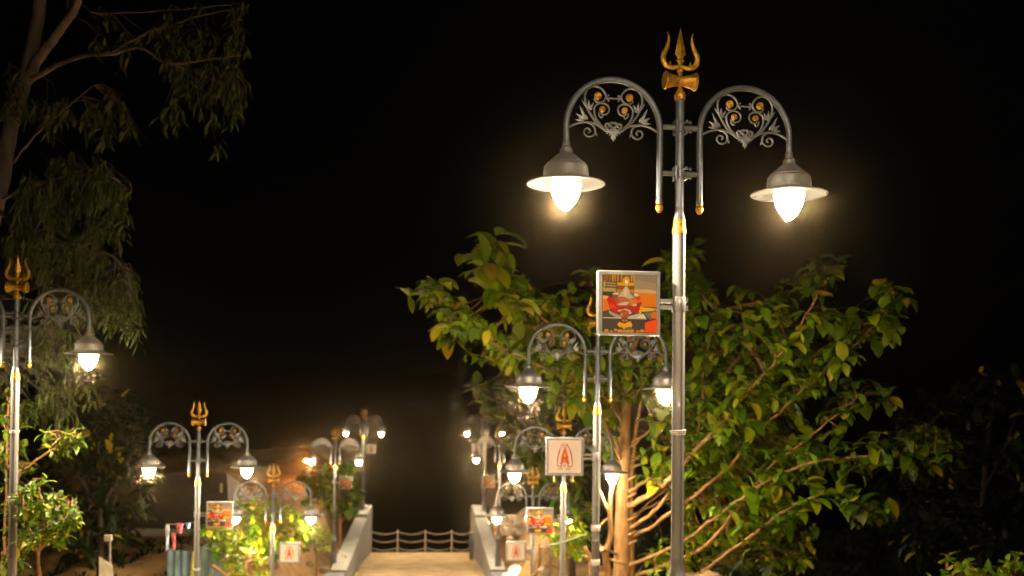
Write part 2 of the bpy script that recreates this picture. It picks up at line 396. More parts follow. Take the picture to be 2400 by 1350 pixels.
def make_head(root, s):
    X = s * (ARCH + .3695); z0 = 4.335                            # brim rim
    b = MB()
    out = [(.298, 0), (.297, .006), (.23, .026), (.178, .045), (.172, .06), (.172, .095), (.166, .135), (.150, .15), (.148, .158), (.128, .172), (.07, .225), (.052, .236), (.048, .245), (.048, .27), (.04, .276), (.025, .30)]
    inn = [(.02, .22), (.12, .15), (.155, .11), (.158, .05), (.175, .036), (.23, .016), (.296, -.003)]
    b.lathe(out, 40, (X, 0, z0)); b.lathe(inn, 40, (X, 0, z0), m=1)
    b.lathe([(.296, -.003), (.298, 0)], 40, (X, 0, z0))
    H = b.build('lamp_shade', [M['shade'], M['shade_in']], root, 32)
    d = MB(); d.lathe([(0, -.197), (.012, -.195), (.024, -.188), (.046, -.168), (.071, -.137), (.091, -.102), (.107, -.063), (.118, -.024), (.123, .012), (.124, .05), (.11, .066), (0, .07)], 32, (X, 0, z0))
    d.build('lamp_glass', M['bulb'], H, 60)
def make_lamp():
    root = thing('street_lamp', '', 'street lamp', group='twin-arm trident street lamps along the ramp')
    b = MB()
    b.box((-.19, -.19, 0), (.19, .19, .05), bev=.01)
    b.lathe([(.165, .05), (.165, .1), (.15, .13), (.128, .2), (.118, .5), (.11, .62), (.125, .65), (.125, .69), (.1, .72), (.085, .98), (.08, 1.12), (.1, 1.15), (.12, 1.2), (.12, 1.25), (.09, 1.3), (.066, 1.36), (.056, 1.42), (.053, 1.48), (.0525, 1.5)], 32, ribs=8, depth=.06)
    b.build('pole_base', M['base'], root, 30)
    b = MB(); n = 64; V = []; Fc = []
    for z in (1.5, 2.6, 3.4, 4.0):
        for j in range(n):
            a = 2 * math.pi * j / n; r = .0485
            for c0, wd, dp in ((R(-78), .16, .011), (R(20), .12, .006), (R(110), .12, .006), (R(205), .12, .006)):
                da = (a - c0 + math.pi) % (2 * math.pi) - math.pi
                if abs(da) < wd: r -= dp
            V.append((r * math.cos(a), r * math.sin(a), z))
    for i in range(3):
        for j in range(n): Fc.append((i * n + j, i * n + (j + 1) % n, i * n + n + (j + 1) % n, i * n + n + j))
    Fc.append(tuple(range(3 * n, 4 * n))); b.add(V, Fc)
    b.build('lower_pole', M['alu'], root, 50)
    b = MB(); b.lathe([(.050, 3.985), (.054, 3.99), (.054, 4.02), (.05, 4.04), (.045, 4.085), (.048, 4.09), (.046, 4.1)], 28); b.build('gold_collar', M['gold'], root, 35)
    b = MB(); b.lathe([(.044, 4.1), (.033, 4.16), (.0325, 4.2), (.0325, 5.06)], 28); b.build('upper_pole', M['steel'], root, 40)
    make_trident(root)
    for s in (-1, 1): make_arm(root, s)
    for s in (-1, 1): make_head(root, s)
    for z in (4.818, 4.458):
        for s in (-1, 1):
            b = MB(); b.tube([(s * .03, 0, z), (s * .14, 0, z)], .021, 12); b.build('cross_bar', M['steel'], root, 40)
        b = MB()
        for dz in (-.034, .034):
            b.tube([(.028 + .05, -.03, z + dz), (.03, -.036, z + dz), (0, -.037, z + dz), (-.03, -.036, z + dz), (-.04, -.03, z + dz)], .006, 6)
            b.lathe([(.013, .05), (.013, .062)], 6, (.02, -.03, z + dz), 'x'); b.lathe([(.012, -.062), (.012, -.05)], 6, (.02, -.03, z + dz), 'x')
        b.box((.034, -.05, z - .05), (.05, .05, z - .04)); b.box((.034, -.05, z + .04), (.05, .05, z + .05)); b.box((-.042, -.045, z - .055), (-.035, .045, z + .055))
        b.build('clamp', M['steel'], root, 30)
    return root

# ------------------------------------------------------------------ signs (hang from a lamp pole; local origin on the pole axis at the clamp)
def flat(b, poly, c, lay, X, q=2388., x0=705, y0=668, cy=None):
    """a printed patch: polygon in zoomed photo pixels, LAY counts the inks"""
    V = [((x - x0) / q, -.026 - lay * .0003, -(y - y0) / q) for x, y in poly]
    V = [(v[0] + X, v[1], v[2]) for v in V]
    if q > 2000: c = tuple(t ** 1.22 for t in c)
    b.add(V, [tuple(range(len(V)))], 0, c)
def blob(x, y, rx, ry, n=12, j=.12):
    return [(x + rx * (1 + random.uniform(-j, j)) * math.cos(2 * math.pi * k / n), y - ry * (1 + random.uniform(-j, j)) * math.sin(2 * math.pi * k / n)) for k in range(n)]
def ribbon(b, pts, wd, c, lay, X, k=5, **kw):
    sp = spline(pts, k) if k > 1 else pts
    for i in range(len(sp) - 1):
        (x0, y0), (x1, y1) = sp[i], sp[i + 1]; L = math.hypot(x1 - x0, y1 - y0) or 1
        nx, ny = -(y1 - y0) / L * wd / 2, (x1 - x0) / L * wd / 2; ex, ey = (x1 - x0) / L * wd * .25, (y1 - y0) / L * wd * .25
        flat(b, [(x0 - ex + nx, y0 - ey + ny), (x1 + ex + nx, y1 + ey + ny), (x1 + ex - nx, y1 + ey - ny), (x0 - ex - nx, y0 - ey - ny)], c, lay + (i % 2) * .3, X, **kw)
def picture_panel(X, par):
    b = MB(); h = .213
    b.box((X - h, -.025, -h), (X + h, .018, h), c=(.2, .19, .17))
    DK, ST, OR, RD, YE, CR = (.085, .07, .065), (.30, .23, .14), (.78, .24, .02), (.55, .035, .02), (.80, .52, .03), (.62, .52, .43)
    L = [0]
    def f(poly, c): L[0] += 1; flat(b, poly, c, L[0], X)
    f([(198, 152), (800, 152), (800, 480), (198, 480)], (.22, .13, .04)); f([(795, 152), (1218, 152), (1218, 430), (795, 430)], (.33, .28, .22))
    f([(795, 240), (1218, 300), (1218, 430), (795, 430)], (.40, .34, .25)); f([(795, 405), (1218, 420), (1218, 520), (795, 520)], (.66, .33, .12)); f([(800, 420), (1050, 410), (1218, 440), (1218, 480), (800, 470)], (.75, .48, .26))
    f([(795, 515), (1218, 515), (1218, 745), (880, 745), (795, 620)], (.80, .27, .015))
    f([(198, 470), (470, 470), (470, 580), (198, 580)], DK)
    for x in (225, 265, 320, 375, 420, 470, 540, 730, 770): f([(x, 160), (x + 34, 160), (x + 30, 270), (x + 4, 280)], random.choice([(.55, .28, .04), (.5, .3, .12), (.62, .36, .03), (.38, .16, .05)]))
    for y in (300, 345, 395): f([(270, y), (445, y + 4), (440, y + 26), (275, y + 22)], (.42, .37, .24))
    f(blob(235, 330, 20, 60), (.5, .42, .24)); f([(200, 380), (240, 400), (450, 430), (450, 468), (200, 462)], (.5, .42, .14))
    f(blob(645, 270, 68, 85), (.70, .42, .02)); f([(465, 300), (600, 290), (700, 290), (805, 300), (800, 350), (470, 350)], (.72, .40, .03)); f([(475, 350), (800, 350), (790, 410), (490, 410)], (.26, .13, .03)); f(blob(645, 285, 28, 38), (.8, .76, .66))
    f([(470, 420), (800, 420), (790, 480), (460, 490)], (.55, .27, .03)); f(blob(645, 345, 26, 22), (.75, .5, .1))
    f([(198, 535), (300, 545), (330, 580), (330, 800), (200, 830)], OR); f([(198, 540), (300, 548), (280, 600), (200, 600)], (.78, .52, .16))
    f([(198, 830), (320, 790), (980, 840), (1080, 960), (198, 960)], (.13, .105, .095)); f([(198, 960), (1090, 960), (1218, 1000), (1218, 1205), (198, 1205)], (.10, .085, .08))
    f([(310, 800), (420, 860), (560, 905), (560, 945), (430, 930), (320, 860)], (.45, .4, .33)); f([(700, 905), (900, 850), (990, 890), (1020, 955), (640, 950)], (.62, .58, .47)); f([(830, 935), (960, 855), (1020, 955)], (.78, .75, .62))
    f([(198, 930), (1020, 945), (1020, 962), (198, 950)], (.6, .52, .46))
    f([(280, 590), (330, 555), (420, 600), (480, 700), (470, 870), (390, 830), (330, 760), (285, 640)], RD); f([(325, 660), (400, 700), (480, 770), (340, 770)], (.75, .07, .02)); f([(420, 600), (500, 650), (520, 760), (450, 720)], (.68, .08, .02))
    f([(920, 640), (930, 655), (900, 740), (880, 840), (800, 860), (730, 800), (830, 740), (840, 665)], RD); f([(800, 570), (900, 540), (910, 600), (840, 625)], (.74, .12, .03)); f([(690, 600), (830, 600), (840, 690), (720, 690)], (.74, .30, .05))
    f([(470, 720), (760, 720), (840, 780), (740, 830), (480, 830)], (.50, .045, .025)); f([(470, 570), (700, 560), (690, 640), (500, 660)], (.60, .20, .07)); f([(480, 690), (700, 660), (740, 700), (500, 740)], (.5, .2, .1))
    f([(730, 700), (830, 680), (830, 720), (760, 725)], (.78, .6, .28))
    f([(480, 560), (520, 500), (570, 460), (590, 400), (625, 370), (670, 385), (690, 430), (710, 500), (790, 570), (740, 590), (690, 600), (600, 560)], CR); f([(590, 470), (625, 380), (660, 480), (640, 560), (600, 540)], (.70, .62, .54))
    f([(470, 690), (600, 650), (700, 650), (640, 710), (480, 705)], (.66, .56, .5)); f([(380, 500), (440, 480), (495, 495), (490, 520), (385, 530)], (.72, .68, .6)); f([(785, 500), (820, 490), (885, 525), (830, 545), (780, 540)], (.74, .7, .56)); f(blob(420, 550, 50, 34), (.42, .12, .06))
    f([(470, 800), (560, 790), (620, 770), (700, 800), (745, 850), (690, 880), (680, 840), (600, 800), (500, 840)], (.66, .55, .48)); f([(500, 830), (590, 790), (680, 820), (690, 880), (640, 940), (560, 950), (520, 890)], (.42, .13, .04)); f(blob(555, 880, 30, 22), (.7, .3, .05)); f(blob(630, 850, 24, 20), (.55, .2, .05))
    f([(545, 930), (660, 930), (665, 1040), (550, 1050)], (.30, .09, .05)); f(blob(575, 990, 22, 20), (.55, .22, .1)); f(blob(630, 985, 18, 18), (.55, .26, .12))
    f([(900, 735), (945, 735), (925, 830), (905, 870), (870, 830)], YE); f([(950, 740), (1180, 765), (1215, 785), (1100, 815), (930, 825)], (.80, .56, .08)); f([(950, 735), (1218, 745), (1218, 760), (960, 745)], (.05, .03, .02)); f([(1080, 870), (1150, 825), (1218, 815), (1218, 950), (1120, 950)], (.72, .22, .04))
    f([(985, 1030), (1060, 1000), (1218, 960), (1218, 1205), (985, 1205)], (.85, .13, .01))
    f([(465, 1060), (500, 1015), (560, 1040), (610, 1050), (660, 1020), (710, 1000), (745, 1060), (735, 1110), (680, 1105), (620, 1120), (585, 1155), (560, 1115), (500, 1110)], YE); f([(600, 1140), (680, 1110), (740, 1130), (700, 1170), (610, 1165)], (.22, .2, .19))
    for x, y, r in ((260, 1180, 44), (350, 1195, 30), (510, 1185, 50), (590, 1190, 40), (660, 1190, 40), (735, 1180, 44), (850, 1190, 36), (930, 1175, 42), (430, 1165, 34)): f([(a_, min(1204, c_)) for a_, c_ in blob(x, y, r, r * .75)], random.choice([(.72, .36, .03), (.66, .30, .02), (.5, .34, .1)]))
    return b.build('picture_panel', M['print'], par, 20)
def emblem_panel(X, par):
    b = MB(); h = .213; kw = dict(q=1903., x0=675, y0=680)
    b.box((X - h, -.025, -h), (X + h, .018, h), c=(.85, .71, .61))
    RD, DR, YE = (.62, .10, .02), (.40, .06, .02), (.80, .42, .04)
    for s in (1, -1):
        m = lambda pts: [(675 + s * (x - 675), y) for x, y in pts]
        ribbon(b, m([(622, 370), (580, 440), (552, 510), (540, 600), (515, 615), (508, 700), (490, 800), (485, 880), (510, 918), (560, 930), (600, 925)]), 22, RD, 1, X, 4, **kw)
        ribbon(b, m([(622, 375), (648, 470), (640, 560), (606, 660), (592, 760), (590, 850), (600, 925)]), 22, RD, 2, X, 4, **kw)
        ribbon(b, m([(552, 520), (525, 600), (505, 690), (492, 790)]), 26, DR, 3, X, 3, **kw)
        ribbon(b, m([(560, 830), (585, 860), (585, 915)]), 18, DR, 4, X, 3, **kw)
        x0 = 512 if s > 0 else 702
        for k in range(5):
            gx = x0 + k * 25
            ribbon(b, [(gx, 985), (gx + 9, 974), (gx + 18, 985), (gx + 10, 1000), (gx, 994)], 6, DR, 3, X, 2, **kw)
            if k % 2: ribbon(b, [(gx + 16, 972), (gx + 22, 985), (gx + 19, 1006)], 6, DR, 4, X, 2, **kw)
        ribbon(b, [(x0, 968), (x0 + 122, 968)], 5, DR, 5, X, 1, **kw)
    flat(b, [(675, 470), (700, 540), (722, 620), (745, 720), (765, 830), (775, 925), (740, 860), (700, 830), (650, 830), (610, 860), (590, 925), (597, 800), (605, 720), (630, 610), (652, 540)], RD, 6, X, **kw)
    flat(b, [(672, 570), (700, 640), (690, 690), (655, 690), (648, 640)], YE, 7, X, **kw)
    flat(b, blob(668, 775, 26, 24, 10, .1), YE, 7.5, X, **kw)
    ribbon(b, [(650, 720), (675, 705), (700, 720)], 10, DR, 8, X, 3, **kw); ribbon(b, [(625, 760), (640, 740), (660, 735)], 9, DR, 8.6, X, 3, **kw)
    flat(b, blob(668, 885, 60, 62, 14, .1), (.78, .68, .6), 9, X, **kw)
    for pts in ([(640, 870), (655, 900), (650, 930)], [(665, 850), (668, 900), (672, 945)], [(700, 860), (690, 900), (670, 930)], [(630, 900), (650, 915)], [(705, 900), (690, 920)]):
        ribbon(b, pts, 9, (.24, .2, .13), 10, X, 3, **kw)
    ribbon(b, [(672, 330), (676, 400), (676, 480)], 9, (.3, .2, .12), 10.6, X, 3, **kw)
    return b.build('emblem_panel', M['print'], par, 20)
def make_sign(kind, side):
    root = thing('sign_board', '', 'sign', group='framed square signs on the lamp poles')
    X = side * .404; h = .2455; w_ = .032
    b = MB()
    for a, c in (((X - h, -.034, h - w_), (X + h, .03, h)), ((X - h, -.034, -h), (X + h, .03, -h + w_)), ((X - h, -.0335, -h + w_), (X - h + w_, .029, h - w_)), ((X + h - w_, -.0335, -h + w_), (X + h, .029, h - w_))):
        b.box(a, c, bev=.004)
    b.build('frame', M['frame'], root, 30)
    (picture_panel if kind == 'picture' else emblem_panel)(X, root)
    for z in (-.024, .024):
        b = MB(); x0, x1 = sorted((side * .05, side * (.404 - h)))
        b.box((x0, -.012, z - .016), (x1, .012, z + .016), bev=.003); b.build('bracket', M['frame'], root, 30)
    b = MB(); b.lathe([(.0515, -.055), (.054, -.05), (.054, .05), (.0515, .055)], 24)
    b.box((-side * .052, -.02, -.048) if side < 0 else (-.068, -.02, -.048), (-side * .052 + .016, .02, -.012) if side < 0 else (-.052, .02, -.012)); b.box((-side * .052, -.02, .012) if side < 0 else (-.068, -.02, .012), (-side * .052 + .016, .02, .048) if side < 0 else (-.052, .02, .048))
    b.build('clamp', M['frame'], root, 30)
    return root
lamp0 = make_lamp()
SIGN = {(k, s): make_sign(k, s) for k, s in (('picture', -1), ('emblem', -1), ('picture', 1), ('emblem', 1))}
sign_used = {k: 0 for k in SIGN}
# tip pixel, depth, yaw, label, sign kind, side, straps (heights)
LAMPS = [
 ((1595, 65), 7.96, 5, 'largest trident street lamp, both heads lit high at the upper right', 'picture', -1, (2.46,), 'large framed picture of red and orange offerings, on the nearest lamp pole'),
 ((1399, 683), 13.37, 0, 'trident street lamp whose top hides behind the large picture sign, taped dark lower pole', 'emblem', -1, (2.52, 2.08), 'white sign with a sharp red temple emblem and small writing, before the tree'),
 ((1320, 945), 18.8, 0, 'trident street lamp with its right lamp head close to the orange lit tree trunk', 'picture', -1, (), 'framed picture of offerings between the red emblem sign and the pale mound'),
 ((1249, 1090), 25.7, 0, 'trident street lamp whose arms show above the picture sign beside the right-hand earth bank', 'emblem', -1, (), 'pale emblem sign in front of the brown earth bank, right of the ramp'),
 ((1171, 996), 39.3, 0, 'street lamp with filled arch panels on the near end of the right parapet', 'picture', -1, (), 'small blurred picture sign between the two poles on the right parapet'),
 ((1136, 955), 53.0, 0, 'far street lamp on the end block of the right parapet', 'emblem', -1, (), 'tiny emblem sign on the farthest lamp of the right parapet'),
 ((46, 597), 13.1, 0, 'trident street lamp cut off by the left edge of the photo, under the gum tree', None, 1, (3.34, 2.5, 2.46), ''),
 ((468, 937), 19.3, 0, 'trident street lamp standing before the blue corrugated shed', 'picture', 1, (2.42,), 'framed picture of offerings beside the blue corrugated shed'),
 ((642, 1085), 24.7, 0, 'trident street lamp in the bright green bushes left of the ramp', 'emblem', 1, (), 'pale emblem sign over the sandy mound, left of the ramp'),
 ((786, 1000), 39.5, 0, 'street lamp with filled arch panels on the near end of the left parapet', 'picture', 1, (), 'small blurred picture sign in front of the bushes by the left parapet'),
 ((853, 955), 53.0, 0, 'far street lamp on the end block of the left parapet', 'emblem', 1, (), 'tiny emblem sign on the farthest lamp of the left parapet'),
]
lamp_roots = []
def place_lamp(i, tip, yaw, label):
    o = lamp0 if i == 0 else copy_tree(lamp0)
    o.location = (tip.x, tip.y, tip.z - ZT); o.rotation_euler = (R(random.uniform(-.25, .25)), R(random.uniform(-.25, .25)), R(yaw + random.uniform(-1, 1))) if i else (0, 0, R(yaw)); o['label'] = label
    lamp_roots.append(o); return o
for i, (tp, Z, yaw, label, kind, side, straps, slabel) in enumerate(LAMPS):
    tip = P(*tp, Z); o = place_lamp(i, tip, yaw, label)
    if kind:
        src = SIGN[(kind, side)]; s = src if sign_used[(kind, side)] == 0 else copy_tree(src); sign_used[(kind, side)] += 1
        s.location = (tip.x, tip.y, tip.z - ZT + 3.445); s.rotation_euler = (0, R(random.uniform(-.6, .6)), R(yaw) + R(random.uniform(-2, 2))); s['label'] = slabel
for i, (tp, Z, yaw, label, kind, side, straps, slabel) in enumerate(LAMPS):
    o = lamp_roots[i]
    for z in straps:
        b = MB()
        for k in range(3): b.tube([((.052 + .003 * k) * math.cos(a * math.pi / 8), (.052 + .003 * k) * math.sin(a * math.pi / 8), z - .012 + k * .012 + .004 * math.sin(a * math.pi / 8 + k)) for a in range(17)], .006, 6)
        if i == 1: b.lathe([(.055, z - .04), (.06, z - .03), (.062, z + .03), (.056, z + .04)], 20)
        b.build('strap', M['strap'], o, 40)
    if i in (1, 4, 5, 9, 10):
        b = MB(); b.lathe([(.0500, 1.505), (.0515, 1.52), (.0515, 2.30), (.0565, 2.31), (.0565, 2.36), (.0500, 2.37)], 28); b.build('dark_sleeve', M['base'], o, 30)
    if 'filled' in label:
        for arm in [c for c in o.children if c.name.split('.')[0] == 'arm']:
            s = 1 if arm.data.vertices[0].co.x > 0 else -1; cx = s * ARCH; zc = zz_(690); rr = .345; b = MB()
            top = [(cx + rr * math.cos(math.pi * k / 20), zc + rr * math.sin(math.pi * k / 20)) for k in range(21)]
            low = [(cx - rr * math.cos(math.pi * k / 20), zc - .02 + .13 * math.sin(math.pi * k / 20)) for k in range(21)]
            pts = [(x, z) for (x, z) in zip([t_[0] for t_ in top], [t_[1] for t_ in top])]; V = []
            for (xt, zt), (xl, zl) in zip(top, reversed(low)): V += [(xt, -.004, zt), (xl, -.004, min(zl, zt - .001)), (xt, .004, zt), (xl, .004, min(zl, zt - .001))]
            Fc = []
            for k in range(20): Fc += [(4 * k, 4 * k + 1, 4 * k + 5, 4 * k + 4), (4 * k + 2, 4 * k + 6, 4 * k + 7, 4 * k + 3), (4 * k, 4 * k + 4, 4 * k + 6, 4 * k + 2), (4 * k + 1, 4 * k + 3, 4 * k + 7, 4 * k + 5)]
            b.add(V, Fc); b.build('infill_panel', M['frame'], arm, 30)
# the two rows go on behind the photographer: their lamps light what is in view
def rows(k, x, y, label):
    place_lamp(k, Vector((x, y, road_z(y) + ZT)), 0, label)
rows(20, 1.75, 2.6, 'street lamp of the right row standing next to the photographer')

# ------------------------------------------------------------------ foliage
def leaf(b, p, d, up, L, W, droop, c, seg=5):
    d = Vector(d).normalized(); p = Vector(p); V = []; g_ = Vector((0, 0, -1))
    for i in range(seg + 1):
        t = i / seg; s = d.cross(up)
        if s.length < 1e-4: s = Vector((1, 0, 0))
        s.normalize(); n = s.cross(d)
        wd = W * (math.sin(math.pi * min(1, t ** .75)) ** .8 if 0 < t < 1 else .02)
        V += [p - s * wd + n * wd * .22, p.copy(), p + s * wd + n * wd * .22]
        p = p + d * (L / seg); d = (d + g_ * droop / seg).normalized()
    Fc = []
    for i in range(seg):
        o = i * 3; Fc += [(o, o + 1, o + 4, o + 3), (o + 1, o + 2, o + 5, o + 4)]
    b.add(V, Fc, 0, c)
def rv(): 
    while True:
        v = Vector((random.uniform(-1, 1), random.uniform(-1, 1), random.uniform(-1, 1)))
        if .1 < v.length < 1: return v.normalized()
def mixc(pal):
    c = random.choice(pal); k = random.uniform(.75, 1.25); return tuple(min(.9, x * k) for x in c)
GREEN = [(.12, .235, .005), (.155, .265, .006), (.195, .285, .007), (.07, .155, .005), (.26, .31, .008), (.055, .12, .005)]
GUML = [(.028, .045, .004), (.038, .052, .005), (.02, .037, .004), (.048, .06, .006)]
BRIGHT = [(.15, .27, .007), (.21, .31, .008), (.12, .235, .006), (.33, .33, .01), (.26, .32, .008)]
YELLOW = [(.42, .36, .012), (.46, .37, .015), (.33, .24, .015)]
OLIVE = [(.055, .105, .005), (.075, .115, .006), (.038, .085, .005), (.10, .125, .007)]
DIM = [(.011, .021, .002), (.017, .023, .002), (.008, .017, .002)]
def rosette(b, p, axis, n, L, pal, W=.25, droop=1.6, yellow=.06):
    axis = Vector(axis).normalized(); s = axis.cross(Vector((.3, .2, 1))).normalized(); u = axis.cross(s)
    for k in range(n):
        a = 2 * math.pi * k / n * 1.618 * 2 + random.uniform(-.4, .4); e = random.uniform(.0, .75)
        d = axis * e + (s * math.cos(a) + u * math.sin(a))
        l = L * random.uniform(.45, 1.25); pp = Vector(p) - axis * L * random.uniform(0, .7)
        leaf(b, pp, d, Vector((0, 0, 1)) + rv() * .3, l, l * W * random.uniform(.75, 1.15), droop * random.uniform(.5, 1.5), mixc(YELLOW if random.random() < yellow else pal))
def inside(poly, x, y):
    r = False; j = len(poly) - 1
    for i in range(len(poly)):
        (xi, yi), (xj, yj) = poly[i], poly[j]
        if (yi > y) != (yj > y) and x < (xj - xi) * (y - yi) / (yj - yi) + xi: r = not r
        j = i
    return r
def sample(poly):
    xs_ = [p[0] for p in poly]; ys_ = [p[1] for p in poly]
    while True:
        x, y = random.uniform(min(xs_), max(xs_)), random.uniform(min(ys_), max(ys_))
        if inside(poly, x, y): return x, y
class Wood:
    def __init__(s): s.b = MB(); s.pts = []
    def limb(s, pp, r0, r1, n=8, k=5, wob=.0):
        """pp: (px, py, Z)"""
        w_ = [tuple(P(*q)) for q in pp]; sp = [Vector(q) for q in spline(w_, k)]; m = len(sp)
        sp = [q + rv() * wob for q in sp]
        s.b.tube(sp, [r0 + (r1 - r0) * (i / (m - 1)) ** .8 for i in range(m)], n); s.pts += sp
    def twig(s, p, r=.005, reach=3.0):
        q = min(s.pts, key=lambda a: (a - p).length_squared)
        if (q - p).length < reach:
            m = (q + p) / 2 + Vector((0, 0, .06)) + rv() * .05
            s.b.tube([q, m, p], [r * 1.6, r * 1.2, r * .6], 5); return (p - q).normalized()
        return rv()

# the big broad-leaved tree beside the right row
wd = Wood(); ZT_ = 20.0
wd.limb([(1455, 1560, ZT_), (1457, 1350, ZT_), (1459, 1200, ZT_), (1464, 1050, ZT_), (1470, 930, ZT_), (1478, 850, 20), (1500, 780, 20.1), (1530, 720, 20.2)], .205, .03, 14, 9, .006)
LIMBS = [
 ([(1463, 1075, 20), (1430, 1010, 20), (1400, 960, 20.1), (1370, 920, 20.2)], .04, .014), ([(1466, 1020, 20), (1445, 950, 20.1), (1425, 890, 20.2), (1415, 840, 20.3)], .036, .012),
 ([(1470, 960, 20), (1510, 900, 19.9), (1535, 860, 19.8)], .034, .012), ([(1466, 1060, 20), (1510, 1020, 19.9), (1560, 985, 19.8), (1600, 960, 19.7)], .036, .012), ([(1464, 1110, 20), (1520, 1075, 20), (1570, 1050, 20.1)], .036, .014),
 ([(1464, 1160, 20), (1520, 1125, 19.7), (1580, 1105, 19.4), (1660, 1050, 19), (1730, 1010, 18.7)], .06, .02),
 ([(1464, 1190, 20), (1540, 1150, 19.3), (1590, 1100, 18.5), (1680, 1005, 17.8), (1780, 890, 17), (1860, 790, 16.4), (1930, 660, 16)], .085, .018),
 ([(1466, 1215, 20), (1540, 1180, 20.3), (1620, 1150, 20.6), (1720, 1080, 21), (1800, 1010, 21.2)], .05, .015),
 ([(1466, 1245, 20), (1530, 1200, 19.6), (1590, 1120, 19.2), (1640, 1000, 18.8), (1650, 860, 18.5), (1680, 730, 18.2)], .06, .015),
 ([(1480, 1262, 20), (1570, 1205, 19.4), (1690, 1110, 18.6), (1790, 1000, 18), (1900, 900, 17.4), (2000, 810, 17), (2100, 710, 16.8)], .055, .014),
 ([(1466, 1328, 20), (1590, 1275, 19.2), (1720, 1180, 18.3), (1830, 1110, 17.6), (1960, 1075, 17), (2100, 1065, 16.6), (2220, 1055, 16.3)], .06, .012),
 ([(1490, 1350, 20), (1640, 1290, 19), (1740, 1180, 18.4), (1800, 1100, 18), (1900, 1020, 17.5), (2010, 930, 17)], .06, .012),
 ([(1560, 1400, 19.7), (1660, 1330, 19), (1750, 1262, 18.3), (1850, 1192, 17.6), (1955, 1150, 17.2), (2020, 1180, 17), (2075, 1205, 16.9)], .06, .012),
 ([(1466, 1090, 20), (1540, 1040, 20.2), (1620, 985, 20.4), (1720, 900, 20.6), (1800, 800, 20.8)], .045, .014),
 ([(1468, 1045, 20), (1540, 1000, 19.8), (1640, 935, 19.5), (1740, 830, 19.2), (1830, 720, 19)], .045, .012),
 ([(1472, 940, 20), (1515, 860, 19.8), (1560, 760, 19.6), (1590, 660, 19.4), (1605, 590, 19.3)], .05, .012),
 ([(1462, 1090, 20), (1425, 1010, 19.7), (1395, 920, 19.4), (1345, 830, 19), (1270, 740, 18.4), (1200, 690, 18), (1150, 600, 17.6)], .05, .012),
 ([(1466, 1010, 20), (1425, 940, 19.7), (1350, 890, 19), (1250, 850, 18), (1130, 790, 17), (1050, 730, 16.6), (1000, 690, 16.4)], .045, .011),
 ([(1462, 1060, 20), (1400, 970, 20.4), (1330, 900, 20.8), (1240, 840, 21), (1110, 830, 21), (1050, 770, 21)], .04, .011),
 ([(1474, 890, 20), (1440, 800, 20.3), (1400, 720, 20.6), (1380, 650, 20.8)], .035, .01),
 ([(1459, 1150, 20), (1440, 1090, 20.3), (1415, 1000, 20.6), (1380, 960, 20.8), (1300, 940, 21)], .04, .01),
]
for pp, a, c in LIMBS: wd.limb(pp, a * .72, c * .75, 8, 6, .02)
for y in (1130, 1170, 1225, 1260, 1282, 1305):                 # cut snags on the trunk
    s = random.choice((-1, 1)); wd.limb([(1459, y, 20), (1459 + s * 22, y - 10, 19.85), (1459 + s * random.uniform(30, 40), y - 16, 19.75)], .03, .022, 6, 2)
cr = MB()
def fill(b, wood, poly, n, lpx, Z, pal, leaves=(6, 9), yellow=.06, W=.25, droop=1.6, up=.8, reach=2.6, twigs=True):
    for _ in range(n):
        x, y = sample(poly); z = random.uniform(*Z); p = P(x, y, z); L = lpx / F * z
        ax = wood.twig(p, reach=reach) if twigs else rv()
        rosette(b, p, ax + Vector((0, 0, up)) + rv() * .3, random.randint(*leaves), L, pal, W, droop, yellow)
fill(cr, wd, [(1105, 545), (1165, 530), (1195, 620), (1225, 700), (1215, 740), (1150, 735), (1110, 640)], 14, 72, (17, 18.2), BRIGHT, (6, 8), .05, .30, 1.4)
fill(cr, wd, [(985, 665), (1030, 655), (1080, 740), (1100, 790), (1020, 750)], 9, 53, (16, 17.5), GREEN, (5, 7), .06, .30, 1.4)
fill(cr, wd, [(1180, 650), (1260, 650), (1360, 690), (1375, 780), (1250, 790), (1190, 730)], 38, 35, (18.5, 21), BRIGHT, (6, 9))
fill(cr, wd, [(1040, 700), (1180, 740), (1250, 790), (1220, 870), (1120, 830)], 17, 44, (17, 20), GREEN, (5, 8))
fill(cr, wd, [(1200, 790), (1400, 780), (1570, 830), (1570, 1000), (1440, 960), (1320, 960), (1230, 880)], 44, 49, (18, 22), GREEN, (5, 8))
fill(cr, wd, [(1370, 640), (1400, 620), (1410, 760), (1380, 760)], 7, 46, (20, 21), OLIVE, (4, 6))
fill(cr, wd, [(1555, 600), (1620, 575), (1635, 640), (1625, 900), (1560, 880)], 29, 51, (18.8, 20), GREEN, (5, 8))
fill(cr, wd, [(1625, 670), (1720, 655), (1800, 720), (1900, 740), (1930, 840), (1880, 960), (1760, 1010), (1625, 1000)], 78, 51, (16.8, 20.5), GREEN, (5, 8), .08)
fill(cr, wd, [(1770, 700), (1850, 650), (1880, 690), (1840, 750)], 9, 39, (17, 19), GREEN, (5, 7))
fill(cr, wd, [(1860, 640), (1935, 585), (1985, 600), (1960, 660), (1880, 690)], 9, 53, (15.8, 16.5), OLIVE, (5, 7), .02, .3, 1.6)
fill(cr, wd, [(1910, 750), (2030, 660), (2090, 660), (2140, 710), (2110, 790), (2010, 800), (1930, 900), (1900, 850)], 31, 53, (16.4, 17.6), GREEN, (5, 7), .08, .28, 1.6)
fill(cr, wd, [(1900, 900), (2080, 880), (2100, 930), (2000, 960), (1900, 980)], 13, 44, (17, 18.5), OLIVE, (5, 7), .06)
fill(cr, wd, [(1610, 1010), (1760, 1000), (1940, 1030), (1960, 1090), (1850, 1160), (1640, 1130)], 67, 46, (18.4, 21), GREEN, (5, 8), .08)
